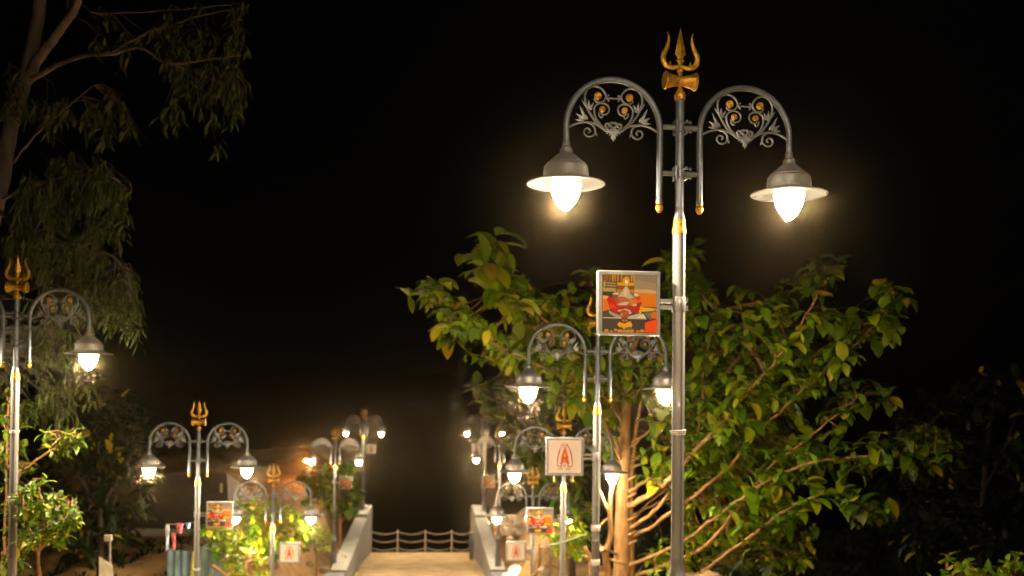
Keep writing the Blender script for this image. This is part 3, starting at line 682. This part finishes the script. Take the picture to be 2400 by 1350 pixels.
fill(cr, wd, [(1960, 1000), (2120, 1010), (2200, 975), (2245, 1040), (2230, 1090), (2130, 1110), (1980, 1110)], 27, 49, (16.1, 17.2), OLIVE, (5, 7), .04, .26, 1.5)
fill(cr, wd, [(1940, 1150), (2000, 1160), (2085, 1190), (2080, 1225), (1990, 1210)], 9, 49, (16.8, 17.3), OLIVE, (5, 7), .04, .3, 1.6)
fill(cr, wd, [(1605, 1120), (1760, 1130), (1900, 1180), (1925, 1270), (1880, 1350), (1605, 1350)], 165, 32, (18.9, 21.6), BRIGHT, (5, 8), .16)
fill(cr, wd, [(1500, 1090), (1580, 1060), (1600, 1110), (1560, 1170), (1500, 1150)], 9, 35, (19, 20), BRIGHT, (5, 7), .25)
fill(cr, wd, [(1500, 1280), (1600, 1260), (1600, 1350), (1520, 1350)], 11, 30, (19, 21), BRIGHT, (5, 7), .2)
for pp, a, c in LIMBS:                                          # leaves along the limbs themselves
    sp = [Vector(q) for q in spline([tuple(P(*q)) for q in pp], 8)]; m_ = len(sp)
    for i in range(int(m_ * .32), m_):
        if random.random() < .76:
            rosette(cr, sp[i] + rv() * .16 + Vector((0, -.14, .08)), Vector((0, -.2, .5)) + rv(), random.randint(3, 6), random.uniform(.22, .42), GREEN if i < m_ * .8 else GREEN + OLIVE, .27, 1.3, .05)
t = thing('broadleaf_tree', 'big broad-leaved tree with orange lit trunk and sprays of drooping leaves behind the nearest lamp', 'tree', P(1455, 1560, ZT_))
def at_root(b, root):
    o = root.location; b.v = [(v[0] - o[0], v[1] - o[1], v[2] - o[2]) for v in b.v]
at_root(wd.b, t); wd.b.build('trunk', M['bark'], t, 60); at_root(cr, t); cr.build('crown', M['leaf'], t, None)

def tree(name, label, limbs, fills, barkm, leafm, root, group=None, kind='rosette'):
    w_ = Wood()
    for pp, a, c in limbs: w_.limb(pp, a, c, 8, 5, .01)
    b = MB()
    for kw in fills:
        kw = dict(kw); kw.pop('wood', None); f_ = kw.pop('fn', fill); f_(b, w_, **kw)
    t_ = thing(name, label, 'tree' if 'tree' in name else 'shrub', root, 0, group)
    at_root(w_.b, t_); w_.b.build('trunk', M[barkm], t_, 60); at_root(b, t_); b.build('crown', M[leafm], t_, None); return t_
def droop_fill(b, wood, poly, n, lpx, Z, pal, leaves=(10, 18), hang=.32, reach=2.5):
    """hanging sprays of narrow leaves"""
    for _ in range(n):
        x, y = sample(poly); z = random.uniform(*Z); p = P(x, y, z); L = lpx / F * z
        wood.twig(p, .003, reach); h = hang * random.uniform(.4, 1.2); dr = Vector((random.uniform(-.35, .35), random.uniform(-.35, .35), -1))
        q = p + dr * h
        wood.b.tube([p, (p + q) / 2 + rv() * .03, q], [.003, .0025, .0015], 4)
        for k in range(random.randint(*leaves)):
            pp = p.lerp(q, random.random()) + rv() * .07
            d = Vector((random.uniform(-1, 1), random.uniform(-1, 1), -random.uniform(.2, 1.6)))
            l = L * random.uniform(.6, 1.2); leaf(b, pp, d, Vector((0, 0, 1)), l, l * .1, .9, mixc(pal), 2)
# second, thinner trunk and the pollarded stump beside it
tree('broadleaf_tree', 'slim tree trunk just right of the orange trunk, behind it', [([(1478, 1560, 21.5), (1480, 1350, 21.5), (1479, 1200, 21.6), (1484, 1080, 21.8), (1500, 960, 22), (1530, 820, 22.3)], .1, .03), ([(1481, 1230, 21.5), (1520, 1180, 21.8), (1600, 1120, 22), (1700, 1060, 22.3)], .035, .012), ([(1482, 1080, 21.8), (1440, 980, 22), (1380, 900, 22.4), (1290, 880, 22.8)], .04, .012)],
     [dict(poly=[(1280, 880), (1420, 850), (1600, 820), (1700, 1000), (1600, 1090), (1500, 960), (1350, 980)], n=16, lpx=34, Z=(21.5, 23.5), pal=OLIVE),
      dict(poly=[(1640, 800), (1900, 780), (1960, 950), (1800, 1080), (1640, 1080)], n=18, lpx=34, Z=(21.5, 23.5), pal=OLIVE)], 'bark', 'leaf', P(1478, 1560, 21.5))
t = thing('tree_stump', 'pollarded pale stump with sawn branch ends left of the orange trunk', 'stump', P(1425, 1500, 18.9))
wd = Wood(); Zs = 18.9
wd.limb([(1423, 1500, Zs), (1424, 1350, Zs), (1420, 1300, Zs), (1432, 1255, Zs), (1430, 1210, Zs), (1432, 1160, Zs), (1445, 1100, Zs)], .085, .035, 10)
wd.limb([(1424, 1292, Zs), (1416, 1288, Zs - .08), (1411, 1286, Zs - .14)], .05, .048, 10, 3)
wd.limb([(1431, 1205, Zs), (1415, 1175, Zs), (1406, 1150, Zs)], .04, .02)
wd.limb([(1426, 1330, Zs), (1405, 1335, Zs - .1), (1390, 1330, Zs - .15)], .035, .03); wd.limb([(1424, 1320, Zs), (1398, 1260, Zs), (1405, 1235, Zs), (1428, 1212, Zs)], .035, .02)
wd.limb([(1428, 1310, Zs), (1450, 1318, Zs - .1), (1462, 1322, Zs)], .03, .025)
at_root(wd.b, t); wd.b.build('stump_wood', M['wood'], t, 50)
b = MB(); c = P(1410, 1286, Zs - .16); d = (P(1411, 1286, Zs - .14) - P(1424, 1292, Zs)).normalized()
b.tube([c - d * .004 - t.location, c + d * .008 - t.location], .046, 12); b.build('sawn_face', M['beam'], t, 30)
t = thing('cut_branch', 'short pale branch stub with a forked tip left of the taped pole', 'branch', P(1382, 1480, 18.4))
wd = Wood(); wd.limb([(1388, 1480, 18.4), (1386, 1350, 18.4), (1383, 1310, 18.4), (1374, 1290, 18.4), (1370, 1282, 18.4)], .05, .03, 8); wd.limb([(1383, 1312, 18.4), (1372, 1306, 18.3), (1365, 1302, 18.25)], .03, .018, 7, 3)
at_root(wd.b, t); wd.b.build('branch_wood', M['wood'], t, 50)

# the tall gum tree at the left edge
GUM = [([(-60, 800, 15.4), (-40, 620, 15.4), (0, 440, 15.5), (25, 300, 15.6), (60, 180, 15.7), (82, 80, 15.8), (100, -40, 15.9), (120, -160, 16)], .15, .085),
 ([(58, 190, 15.7), (90, 140, 15.6), (130, 85, 15.4), (170, 30, 15.2), (200, -50, 15)], .085, .05),
 ([(70, 190, 15.7), (120, 160, 15.5), (190, 132, 15.3), (270, 125, 15.1), (325, 112, 15), (400, 150, 14.9), (480, 140, 14.8), (560, 130, 14.8)], .045, .01),
 ([(265, 125, 15.1), (310, 95, 15.1), (380, 65, 15.2), (460, 40, 15.2), (560, 20, 15.2)], .02, .007), ([(400, 148, 14.9), (450, 165, 14.9), (510, 190, 14.9), (550, 200, 14.9)], .012, .006),
 ([(160, 50, 15.3), (160, 0, 15.4), (164, -60, 15.5)], .03, .02), ([(215, 30, 15.2), (300, 30, 15.1), (420, 22, 15), (540, 10, 15)], .01, .006),
 ([(30, 380, 15.6), (90, 310, 15.4), (160, 250, 15.3), (220, 200, 15.2)], .02, .007), ([(-10, 480, 15.5), (60, 560, 15), (105, 500, 14.7), (130, 480, 14.6)], .03, .012),
 ([(-30, 580, 15.4), (80, 620, 14.6), (180, 590, 14.2), (260, 600, 14), (300, 650, 14), (320, 760, 14)], .03, .008), ([(0, 470, 15.5), (120, 420, 15), (240, 410, 14.6), (310, 450, 14.5)], .03, .008)]
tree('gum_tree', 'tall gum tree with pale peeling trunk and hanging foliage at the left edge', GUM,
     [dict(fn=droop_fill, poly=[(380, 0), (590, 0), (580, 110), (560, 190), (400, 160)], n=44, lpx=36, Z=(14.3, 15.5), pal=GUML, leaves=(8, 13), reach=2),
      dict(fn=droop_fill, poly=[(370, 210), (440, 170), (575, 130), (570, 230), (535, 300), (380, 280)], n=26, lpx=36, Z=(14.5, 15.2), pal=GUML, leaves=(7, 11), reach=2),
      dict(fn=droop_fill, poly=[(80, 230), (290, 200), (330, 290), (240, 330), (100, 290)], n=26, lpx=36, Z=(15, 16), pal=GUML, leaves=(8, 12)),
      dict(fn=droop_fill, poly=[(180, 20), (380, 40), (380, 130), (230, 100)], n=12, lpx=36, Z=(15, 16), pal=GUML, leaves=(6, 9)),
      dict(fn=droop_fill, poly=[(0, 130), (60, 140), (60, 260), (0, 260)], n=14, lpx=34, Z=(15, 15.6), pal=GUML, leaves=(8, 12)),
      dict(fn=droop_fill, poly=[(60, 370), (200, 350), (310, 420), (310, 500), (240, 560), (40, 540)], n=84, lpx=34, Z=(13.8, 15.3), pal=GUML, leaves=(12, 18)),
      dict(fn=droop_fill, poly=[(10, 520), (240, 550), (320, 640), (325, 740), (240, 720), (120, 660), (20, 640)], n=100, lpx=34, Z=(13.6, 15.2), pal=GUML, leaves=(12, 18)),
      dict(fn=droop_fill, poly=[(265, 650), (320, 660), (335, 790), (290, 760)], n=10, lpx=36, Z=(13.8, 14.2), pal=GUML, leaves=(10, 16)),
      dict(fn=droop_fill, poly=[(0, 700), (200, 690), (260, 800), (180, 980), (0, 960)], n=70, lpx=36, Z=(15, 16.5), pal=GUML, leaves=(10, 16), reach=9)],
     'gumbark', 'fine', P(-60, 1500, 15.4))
def shrub(name, label, poly, n, lpx, Z, pal, stems, group=None, leaves=(5, 8), yellow=.05, W=.24, leafm='leaf', droop=.8, bark='bark'):
    return tree(name, label, stems, [dict(poly=poly, n=n, lpx=lpx, Z=Z, pal=pal, leaves=leaves, yellow=yellow, W=W, droop=droop, reach=6)], bark, leafm, P(*stems[0][0][0]), group)
shrub('shrub', 'yellow-green lit shrub with leathery leaves beside the left edge lamp pole', [(40, 1150), (110, 1120), (175, 1170), (185, 1230), (130, 1290), (45, 1290)], 95, 25, (12.4, 13.6), OLIVE + GREEN, [([(92, 1600, 13), (92, 1350, 13), (90, 1290, 13), (110, 1200, 13)], .04, .012), ([(90, 1300, 13), (60, 1220, 12.9), (50, 1160, 12.8)], .02, .008), ([(92, 1290, 13), (140, 1230, 13), (170, 1180, 13)], .02, .008)], leaves=(6, 9))
shrub('shrub', 'leafy spray of feathery twigs above the lit shrub at the left', [(70, 1000), (160, 985), (205, 1030), (190, 1075), (130, 1060)], 26, 30, (13.4, 14.2), OLIVE, [([(30, 1600, 14), (40, 1150, 14), (60, 1100, 14), (130, 1050, 13.9), (185, 1020, 13.8)], .03, .008)], leaves=(5, 8), W=.17)
shrub('shrub', 'dim low bush behind the left edge lamp, half hidden by its pole', [(0, 900), (60, 900), (70, 1100), (60, 1330), (0, 1330)], 60, 28, (14, 15.5), OLIVE, [([(10, 1600, 14.5), (10, 1300, 14.5), (20, 1000, 14.5)], .03, .01)])
DARK = 'dark trees standing behind the lamps'
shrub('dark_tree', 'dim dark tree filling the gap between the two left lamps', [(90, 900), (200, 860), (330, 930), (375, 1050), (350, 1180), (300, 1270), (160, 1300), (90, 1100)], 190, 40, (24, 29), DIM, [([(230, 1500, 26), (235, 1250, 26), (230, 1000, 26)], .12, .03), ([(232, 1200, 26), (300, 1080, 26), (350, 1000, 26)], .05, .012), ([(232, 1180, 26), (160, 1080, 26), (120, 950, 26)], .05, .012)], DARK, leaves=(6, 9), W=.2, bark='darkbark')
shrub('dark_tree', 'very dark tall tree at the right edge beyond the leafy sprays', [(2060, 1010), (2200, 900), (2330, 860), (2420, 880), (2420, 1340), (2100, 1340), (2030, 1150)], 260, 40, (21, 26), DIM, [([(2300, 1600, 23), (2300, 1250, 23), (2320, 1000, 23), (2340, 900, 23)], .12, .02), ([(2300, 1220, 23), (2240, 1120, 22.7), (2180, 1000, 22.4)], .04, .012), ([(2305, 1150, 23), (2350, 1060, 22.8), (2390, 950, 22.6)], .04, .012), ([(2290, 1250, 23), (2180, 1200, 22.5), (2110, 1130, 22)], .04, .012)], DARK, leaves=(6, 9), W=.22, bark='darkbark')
shrub('shrub', 'fresh green bush just rising into the bottom right corner', [(2180, 1310), (2230, 1290), (2300, 1325), (2330, 1310), (2400, 1285), (2420, 1400), (2180, 1400)], 40, 30, (13.2, 14.4), BRIGHT, [([(2300, 1700, 14), (2300, 1450, 14), (2300, 1370, 14)], .03, .01), ([(2300, 1450, 14), (2220, 1370, 13.8)], .02, .01), ([(2300, 1450, 14), (2380, 1350, 13.8)], .02, .01)], leaves=(6, 9))
shrub('shrub', 'bright bushy tree around the lamp left of the ramp', [(520, 1200), (600, 1170), (680, 1190), (730, 1230), (720, 1260), (640, 1300), (560, 1290), (490, 1240)], 170, 27, (25.2, 28.5), GREEN, [([(545, 1500, 27), (548, 1340, 27), (550, 1270, 27), (560, 1200, 27)], .07, .02), ([(572, 1500, 27.4), (572, 1340, 27.4), (568, 1240, 27.4), (590, 1190, 27.4)], .06, .02), ([(550, 1300, 27), (620, 1240, 26.8), (690, 1220, 26.6)], .03, .01)], leaves=(6, 9), yellow=.12, W=.2)
shrub('shrub', 'yellowing low bush right of the blue shed', [(540, 1290), (600, 1280), (640, 1310), (620, 1400), (550, 1400)], 26, 22, (24, 26), BRIGHT, [([(580, 1520, 25), (580, 1380, 25), (575, 1310, 25)], .03, .01)], leaves=(5, 8), yellow=.25)
shrub('shrub', 'leafy bush growing against the blue shed with cloths hung on it', [(455, 1232), (520, 1228), (570, 1265), (560, 1345), (515, 1330), (490, 1290)], 60, 24, (21.8, 24.5), GREEN, [([(535, 1520, 23), (535, 1340, 23), (505, 1250, 23)], .04, .012)], leaves=(5, 8))
shrub('small_tree', 'blurred green tree behind the lamp on the left parapet', [(700, 1110), (770, 1075), (830, 1100), (845, 1170), (830, 1210), (740, 1190), (700, 1160)], 90, 26, (42, 46), OLIVE, [([(797, 1420, 44), (798, 1250, 44), (790, 1150, 44), (770, 1100, 44)], .09, .03), ([(797, 1230, 44), (830, 1170, 44)], .04, .015)], leaves=(7, 10), yellow=.03, W=.3)
shrub('shrub', 'blurred low bush at the foot of the left parapet lamp', [(690, 1235), (760, 1225), (780, 1270), (760, 1300), (700, 1280)], 26, 20, (38, 41), GREEN, [([(740, 1400, 40), (740, 1300, 40), (735, 1250, 40)], .04, .015)], leaves=(5, 8))
shrub('shrub', 'yellow-green bush behind the picture sign on the right bank', [(1260, 1235), (1300, 1210), (1350, 1190), (1385, 1250), (1370, 1330), (1290, 1300)], 46, 24, (23, 26), BRIGHT, [([(1330, 1480, 24.5), (1330, 1340, 24.5), (1325, 1250, 24.5)], .04, .012)], leaves=(6, 9), yellow=.1)
shrub('dark_tree', 'dim olive tree behind the lamp heads right of the ramp', [(1110, 900), (1210, 860), (1330, 930), (1420, 1060), (1400, 1200), (1300, 1190), (1210, 1060), (1150, 1000)], 150, 36, (27, 32), OLIVE, [([(1340, 1500, 29.5), (1340, 1250, 29.5), (1320, 1050, 29.5), (1280, 950, 29.5)], .12, .03), ([(1330, 1100, 29.5), (1240, 1000, 29.5), (1160, 930, 29.5)], .05, .015)], DARK, leaves=(6, 9), W=.24, bark='darkbark')

# ------------------------------------------------------------------ left bank: house, shed, cloths
def quad_box(b, pts, h, up=Vector((0, 0, 1)), m=0):
    """prism over a plan outline"""
    n = len(pts); V = [Vector(p) for p in pts] + [Vector(p) + up * h for p in pts]
    b.add(V, [tuple(range(n - 1, -1, -1)), tuple(range(n, 2 * n))] + [(i, (i + 1) % n, n + (i + 1) % n, n + i) for i in range(n)], m)
hx0, hx1, hy0, hy1 = P(300, 1200, 34).x, P(520, 1200, 34).x, 34.0, 41.0; hz = P(420, 1225, 34).z
t = thing('house', 'low dim house with a brown sloping roof behind the blue shed', 'house', ((hx0 + hx1) / 2, hy0, hz - 3))
o = t.location
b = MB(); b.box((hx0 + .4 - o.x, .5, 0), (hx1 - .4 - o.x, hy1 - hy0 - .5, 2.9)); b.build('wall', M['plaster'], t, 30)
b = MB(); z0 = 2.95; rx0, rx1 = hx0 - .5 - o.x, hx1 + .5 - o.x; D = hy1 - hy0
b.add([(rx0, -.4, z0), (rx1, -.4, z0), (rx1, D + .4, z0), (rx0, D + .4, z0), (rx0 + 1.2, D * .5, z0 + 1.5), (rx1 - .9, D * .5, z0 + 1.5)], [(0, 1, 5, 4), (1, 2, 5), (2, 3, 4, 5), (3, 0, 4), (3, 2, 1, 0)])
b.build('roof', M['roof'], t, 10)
b = MB(); b.box((rx0, -.46, z0 - .22), (rx1 - .3, -.402, z0 + .02)); b.build('fascia_beam', M['beam'], t, 20)
b = MB(); b.box((1.2, .47, .6), (2.2, .498, 1.9)); b.box((-2.4, .47, .6), (-1.4, .498, 1.9)); w1 = b.build('window', M['base'], t)
b = MB(); b.tube([(rx1 - .8, D * .3, z0 + .5), (rx1 - .8, D * .3, z0 + 1.25)], .05, 8); b.build('vent_pipe', M['beam'], t)
def corr(name, pa, pb, zt, zb, m, parent, off):
    """corrugated sheet between two plan points"""
    b = MB(); a, c = Vector((pa[0], pa[1], 0)), Vector((pb[0], pb[1], 0)); L = (c - a).length; d = (c - a) / L; nn = Vector((d.y, -d.x, 0)); k = int(L / .03); V = []
    for i in range(k + 1):
        p = a + d * L * i / k + nn * .032 * math.sin(i * 2 * math.pi / 6)
        for th in (0, .004): V += [p + nn * th + Vector((0, 0, zb)) - off, p + nn * th + Vector((0, 0, zt + .012 * math.sin(i * .7))) - off]
    Fc = []
    for i in range(k):
        q = i * 4; Fc += [(q, q + 1, q + 5, q + 4), (q + 2, q + 6, q + 7, q + 3), (q + 1, q + 3, q + 7, q + 5)]
    b.add(V, Fc); return b.build(name, M[m], parent, 60)
sz = P(430, 1288, 22.6); t = thing('corrugated_shed', 'pale blue shed of corrugated sheets behind the second left lamp', 'shed', (P(440, 1350, 22.6).x, 22.6, sz.z - 2.2))
A, B_, C_ = P(392, 1288, 22.6), P(448, 1288, 22.4), P(528, 1270, 24.0)
corr('front_sheet', A, B_, A.z, sz.z - 2.4, 'sheet', t, t.location); corr('side_sheet', (B_.x + .16, B_.y, 0), C_, B_.z + .06, sz.z - 2.4, 'sheet', t, t.location)
b = MB(); p0 = P(455, 1292, 22.3) - t.location; b.tube([(p0.x - .08, p0.y, -.2), (p0.x + .02, p0.y, p0.z)], .07, 8); b.build('corner_post', M['olive'], t)
b = MB(); a_ = A - t.location; c_ = C_ - t.location; bb = B_ - t.location
b.add([(a_.x, a_.y, a_.z - .03), (bb.x, bb.y, bb.z - .03), (c_.x, c_.y, c_.z - .75), (a_.x, c_.y + .4, a_.z - .75)], [(0, 1, 2, 3)]); b.build('roof_sheet', M['roof'], t)
def cloth(name, label, px, py0, py1, wpx, Z, m, cat='cloth', group=None):
    a = P(px, py0, Z); c = P(px, py1, Z); wm = wpx / F * Z; h = a.z - c.z; b = MB(); NX_, NZ_ = 12, 12; V = []
    for k in (0, 1):
        for i in range(NX_ + 1):
            for j in range(NZ_ + 1):
                u, v = i / NX_ - .5, j / NZ_
                V.append((u * wm * (1 - .3 * math.sin(v * 2.2)), .05 * math.sin(u * 14 + v * 2) * (.4 + v) + k * .006, -v * h + .04 * h * math.cos(u * 9)))
    N_ = (NX_ + 1) * (NZ_ + 1); Fc = []
    for k in (0, 1):
        for i in range(NX_):
            for j in range(NZ_):
                q = k * N_ + i * (NZ_ + 1) + j; f_ = (q, q + 1, q + NZ_ + 2, q + NZ_ + 1); Fc.append(f_ if k else f_[::-1])
    b.add(V, Fc); o = b.build(name, M[m], None, 60); o.location = a; return tag(o, label, cat, group)
CL = 'washing hung above the blue shed'
cloth('cloth', 'long pink cloth hanging above the blue corrugated sheet', 407, 1250, 1292, 10, 23.4, 'pink', group=CL)
cloth('cloth', 'short bunched pink cloth hung higher, beside the bush', 421, 1226, 1249, 16, 23.6, 'pink', group=CL)
cloth('cloth', 'narrow pale blue cloth hanging left of the pink ones', 392, 1230, 1290, 8, 23.5, 'pale', group=CL)
cloth('cloth', 'small pale cloth caught in the bush between pink cloth and lamp pole', 440, 1226, 1238, 12, 24.2, 'tarp', group=CL)
b = MB(); a = P(386, 1229, 23.5); c = P(466, 1222, 23.9); b.tube([a - a, (c - a) / 2 + Vector((0, 0, -.03)), c - a], .008, 6); o = b.build('clothes_line', M['cable'], None, 50); o.location = a
tag(o, 'thin line carrying the pink and pale cloths above the blue shed', 'clothes line')
cloth('tarp', 'crumpled blue tarpaulin seen through the bush right of the shed', 520, 1258, 1310, 80, 28.5, 'tarp', 'tarpaulin')
cloth('tarp', 'small blue tarpaulin low between the two slim stems', 565, 1300, 1345, 34, 28.8, 'tarp', 'tarpaulin')
t = thing('notice_board', 'dim leaning pale board at the bottom left, in front of the dark tree', 'board', P(250, 1400, 17))
b = MB(); q = [P(232, 1305, 17), P(262, 1325, 17.3), P(270, 1400, 17.3), P(232, 1400, 17)]; q = [p - t.location for p in q]
b.add([tuple(p) for p in q] + [tuple(p + Vector((0, .03, 0))) for p in q], [(3, 2, 1, 0), (4, 5, 6, 7)] + [(i, (i + 1) % 4, 4 + (i + 1) % 4, 4 + i) for i in range(4)]); b.build('board', M['beam'], t, 20)
b = MB(); p0 = P(258, 1400, 17.4) - t.location; p1 = P(258, 1268, 17.4) - t.location; b.tube([p0, p1], .018, 8); b.build('post', M['cable'], t)
b = MB(); b.box((p1.x - .09, p1.y - .05, p1.z), (p1.x + .03, p1.y + .05, p1.z + .1), bev=.01); b.build('box', M['beam'], t, 30)
b = MB(); a, c = P(660, 1283, 35), P(775, 1272, 35); b.tube([a - a, (c - a) / 2 + Vector((0, 0, -.05)), c - a], .045, 8); o = b.build('bamboo_pole', M['beam'], None, 50); o.location = a
tag(o, 'pale bamboo pole lying level from the emblem sign to the left parapet lamp', 'pole')
b = MB(); a, c = P(500, 1325, 22), P(600, 1400, 21.5); b.tube([a - a, c - a], .035, 8); o = b.build('wooden_pole', M['bark'], None, 50); o.location = a
tag(o, 'brown wooden pole sloping down in front of the blue shed', 'pole')

# ------------------------------------------------------------------ right bank: rubble wall, litter, cable
def lump(b, p, r, n=14, j=.12, sc=(1, 1, .7)): b.ball(p, r, n=n, jit=j, sc=sc)
t = thing('rubble_wall', 'low broken rubble wall on the earth bank behind the right parapet', 'wall', P(1205, 1300, 44))
b = MB(); o = t.location
for k in range(46):
    x, y = random.uniform(1168, 1243), random.uniform(1212, 1250); p = P(x, y, 43.6 + random.uniform(-.3, .3)) - o
    b.box((p.x - .18, p.y - .16, p.z - .11), (p.x + random.uniform(.1, .2), p.y + .16, p.z + random.uniform(.06, .12)), bev=.03)
b.build('rubble', M['stone'], t, 30)
b = MB(); p0 = P(1160, 1235, 44.6) - o; p1 = P(1248, 1225, 44.6) - o; b.box((p0.x, p0.y - .3, p0.z - 2.2), (p1.x, p0.y + .5, p1.z), bev=.08); b.build('masonry_core', M['soil'], t, 30)
ST = 'loose stones on the banks'
STONES = [(1196, 1262, 41.5, 'flat pale stone lying on the right bank above the emblem sign'), (1243, 1318, 28.5, 'brown stone lying at the right bank edge left of the striped pole'), (727, 1322, 33, 'pale stone on the sandy mound below the emblem sign'), (640, 1325, 30, 'stone half sunk in the sand near the bright bush'), (760, 1336, 36, 'stone lying at the foot of the left parapet lamp'), (1275, 1338, 24.5, 'grey round stone between the two poles at the bottom')]
for x, y, Z, lab in STONES:
    p = P(x, y, Z); p.z = max(p.z, ground_z(p.x, p.y) + .02); b = MB(); lump(b, (0, 0, 0), random.uniform(.12, .2)); o = b.build('stone', M['stone'], None, 25); o.location = p; tag(o, lab, 'stone', ST)
p = P(1208, 1338, 28); b = MB(); lump(b, (0, 0, 0), .22, 16, .05, (1.0, .8, .75)); lump(b, (-.05, -.03, -.1), .27, 16, .05, (1.25, .9, .3)); o = b.build('white_sack', M['white'], None, 50); o.location = p
tag(o, 'crumpled white sack lying at the foot of the right bank by the parapet', 'sack')
p = P(1230, 1335, 27.6); b = MB(); b.add([(-.22, 0, -.25), (.12, -.1, -.25), (.3, .05, .25), (.05, .12, .22), (-.1, .14, -.25), (.2, .2, -.25), (.36, .2, .2), (.1, .24, .24)], [(0, 1, 2, 3), (1, 5, 6, 2), (3, 2, 6, 7), (0, 3, 7, 4), (4, 7, 6, 5), (0, 4, 5, 1)])
o = b.build('plank', M['wood'], None, 20); o.location = p; tag(o, 'orange brown plank leaning beside the white sack', 'plank')
t = thing('cut_branch', 'bare forked branch lying on the right bank between the two striped poles', 'branch', P(1270, 1345, 24.8))
wd = Wood(); wd.limb([(1250, 1350, 24.8), (1262, 1330, 24.7), (1265, 1285, 24.6), (1263, 1275, 24.6)], .06, .03, 7, 4); wd.limb([(1262, 1335, 24.7), (1285, 1325, 24.6), (1315, 1335, 24.5)], .05, .03, 7, 4); wd.limb([(1272, 1345, 24.7), (1290, 1310, 24.7), (1278, 1295, 24.7)], .04, .02, 7, 4)
at_root(wd.b, t); wd.b.build('branch_wood', M['wood'], t, 50)
b = MB(); a, c = P(1374, 1252, 13.42), P(1236, 1284, 25.6); pts = [a.lerp(c, k / 16) - a + Vector((0, 0, -.05 * math.sin(math.pi * k / 16))) for k in range(17)]
b.tube(pts, .012, 6); o = b.build('cable', M['cable'], None, 50); o.location = a; tag(o, 'thin grey cable sagging from the taped lamp pole down towards the bank', 'cable')
p = P(808, 1318, 40.4); b = MB()
for k in range(16): leaf(b, Vector((random.uniform(-.1, .1), random.uniform(-.1, .1), random.uniform(0, .08))), rv(), Vector((0, 0, 1)), .12, .04, .5, mixc(YELLOW), 2)
o = b.build('dry_leaf_heap', M['leaf'], None, None); p.z = ZC - 6.38; o.location = p; tag(o, 'small heap of dry yellow leaves on the left parapet top', 'leaves')

# low undergrowth nobody could count, on both banks
b = MB()
for k in range(5200):
    if k % 3: x, y = random.uniform(5.0, 24), random.uniform(13, 46)
    else: x, y = random.uniform(-26, -6.6), random.uniform(14, 44)
    if x < -6 and y < 34 and P(392, 1288, 22.6).x - .3 < x: continue
    z = ground_z(x, y)
    for q in range(5):
        a = random.uniform(0, 6.28); l = random.uniform(.2, .55)
        leaf(b, (x + random.uniform(-.15, .15), y + random.uniform(-.15, .15), z - .03), (math.cos(a), math.sin(a), random.uniform(.6, 2.2)), Vector((0, 0, 1)), l, l * .13, .9, mixc(DIM), 2)
struct(b.build('undergrowth', M['fine'], None, None), 'stuff')

# ------------------------------------------------------------------ far lights
for k, (x, y) in enumerate(((772, 943), (938, 947), (962, 946), (974, 948), (1010, 950), (1060, 948), (1069, 950))):
    p = P(x, y, 520); t = thing('shore_lamp', 'faint greenish lamp on the far shore under the black sky', 'lamp', (p.x, p.y, wz), 0, 'faint lamps on the far shore')
    b = MB(); b.ball((0, 0, p.z - wz), .42, n=8); b.build('lamp_glass', M['farlight'], t); b = MB(); b.tube([(0, .6, 0), (0, .6, p.z - wz)], .12, 6); b.build('pole', M['base'], t)
p = P(729, 1080, 58); t = thing('sodium_lamp', 'orange floodlight hidden behind the blurred tree, lighting the far bank', 'lamp', (p.x, p.y, ground_z(p.x, p.y)))
hh = max(.8, p.z - t.location.z)
b = MB(); b.tube([(0, 0, 0), (0, 0, hh)], .04, 8); b.build('pole', M['base'], t)
b = MB(); b.ball((-.2, 0, hh), .12, n=10, sc=(1.4, 1, .7)); b.build('lamp_glass', M['sodium'], t)

# ------------------------------------------------------------------ night haze
b = MB(); b.box((-700, -12, -4), (700, 950, 40)); hz = b.build('haze', [], None, None)
m = bpy.data.materials.new('haze_air'); m.use_nodes = True; n = m.node_tree.nodes; l = m.node_tree.links; n.remove(n['Principled BSDF'])
v = n.new('ShaderNodeVolumePrincipled'); v.inputs['Color'].default_value = (1, .76, .45, 1); v.inputs['Density'].default_value = HAZE; v.inputs['Anisotropy'].default_value = HAZE_G
l.new(v.outputs[0], n['Material Output'].inputs['Volume']); hz.data.materials.append(m); struct(hz, 'stuff')
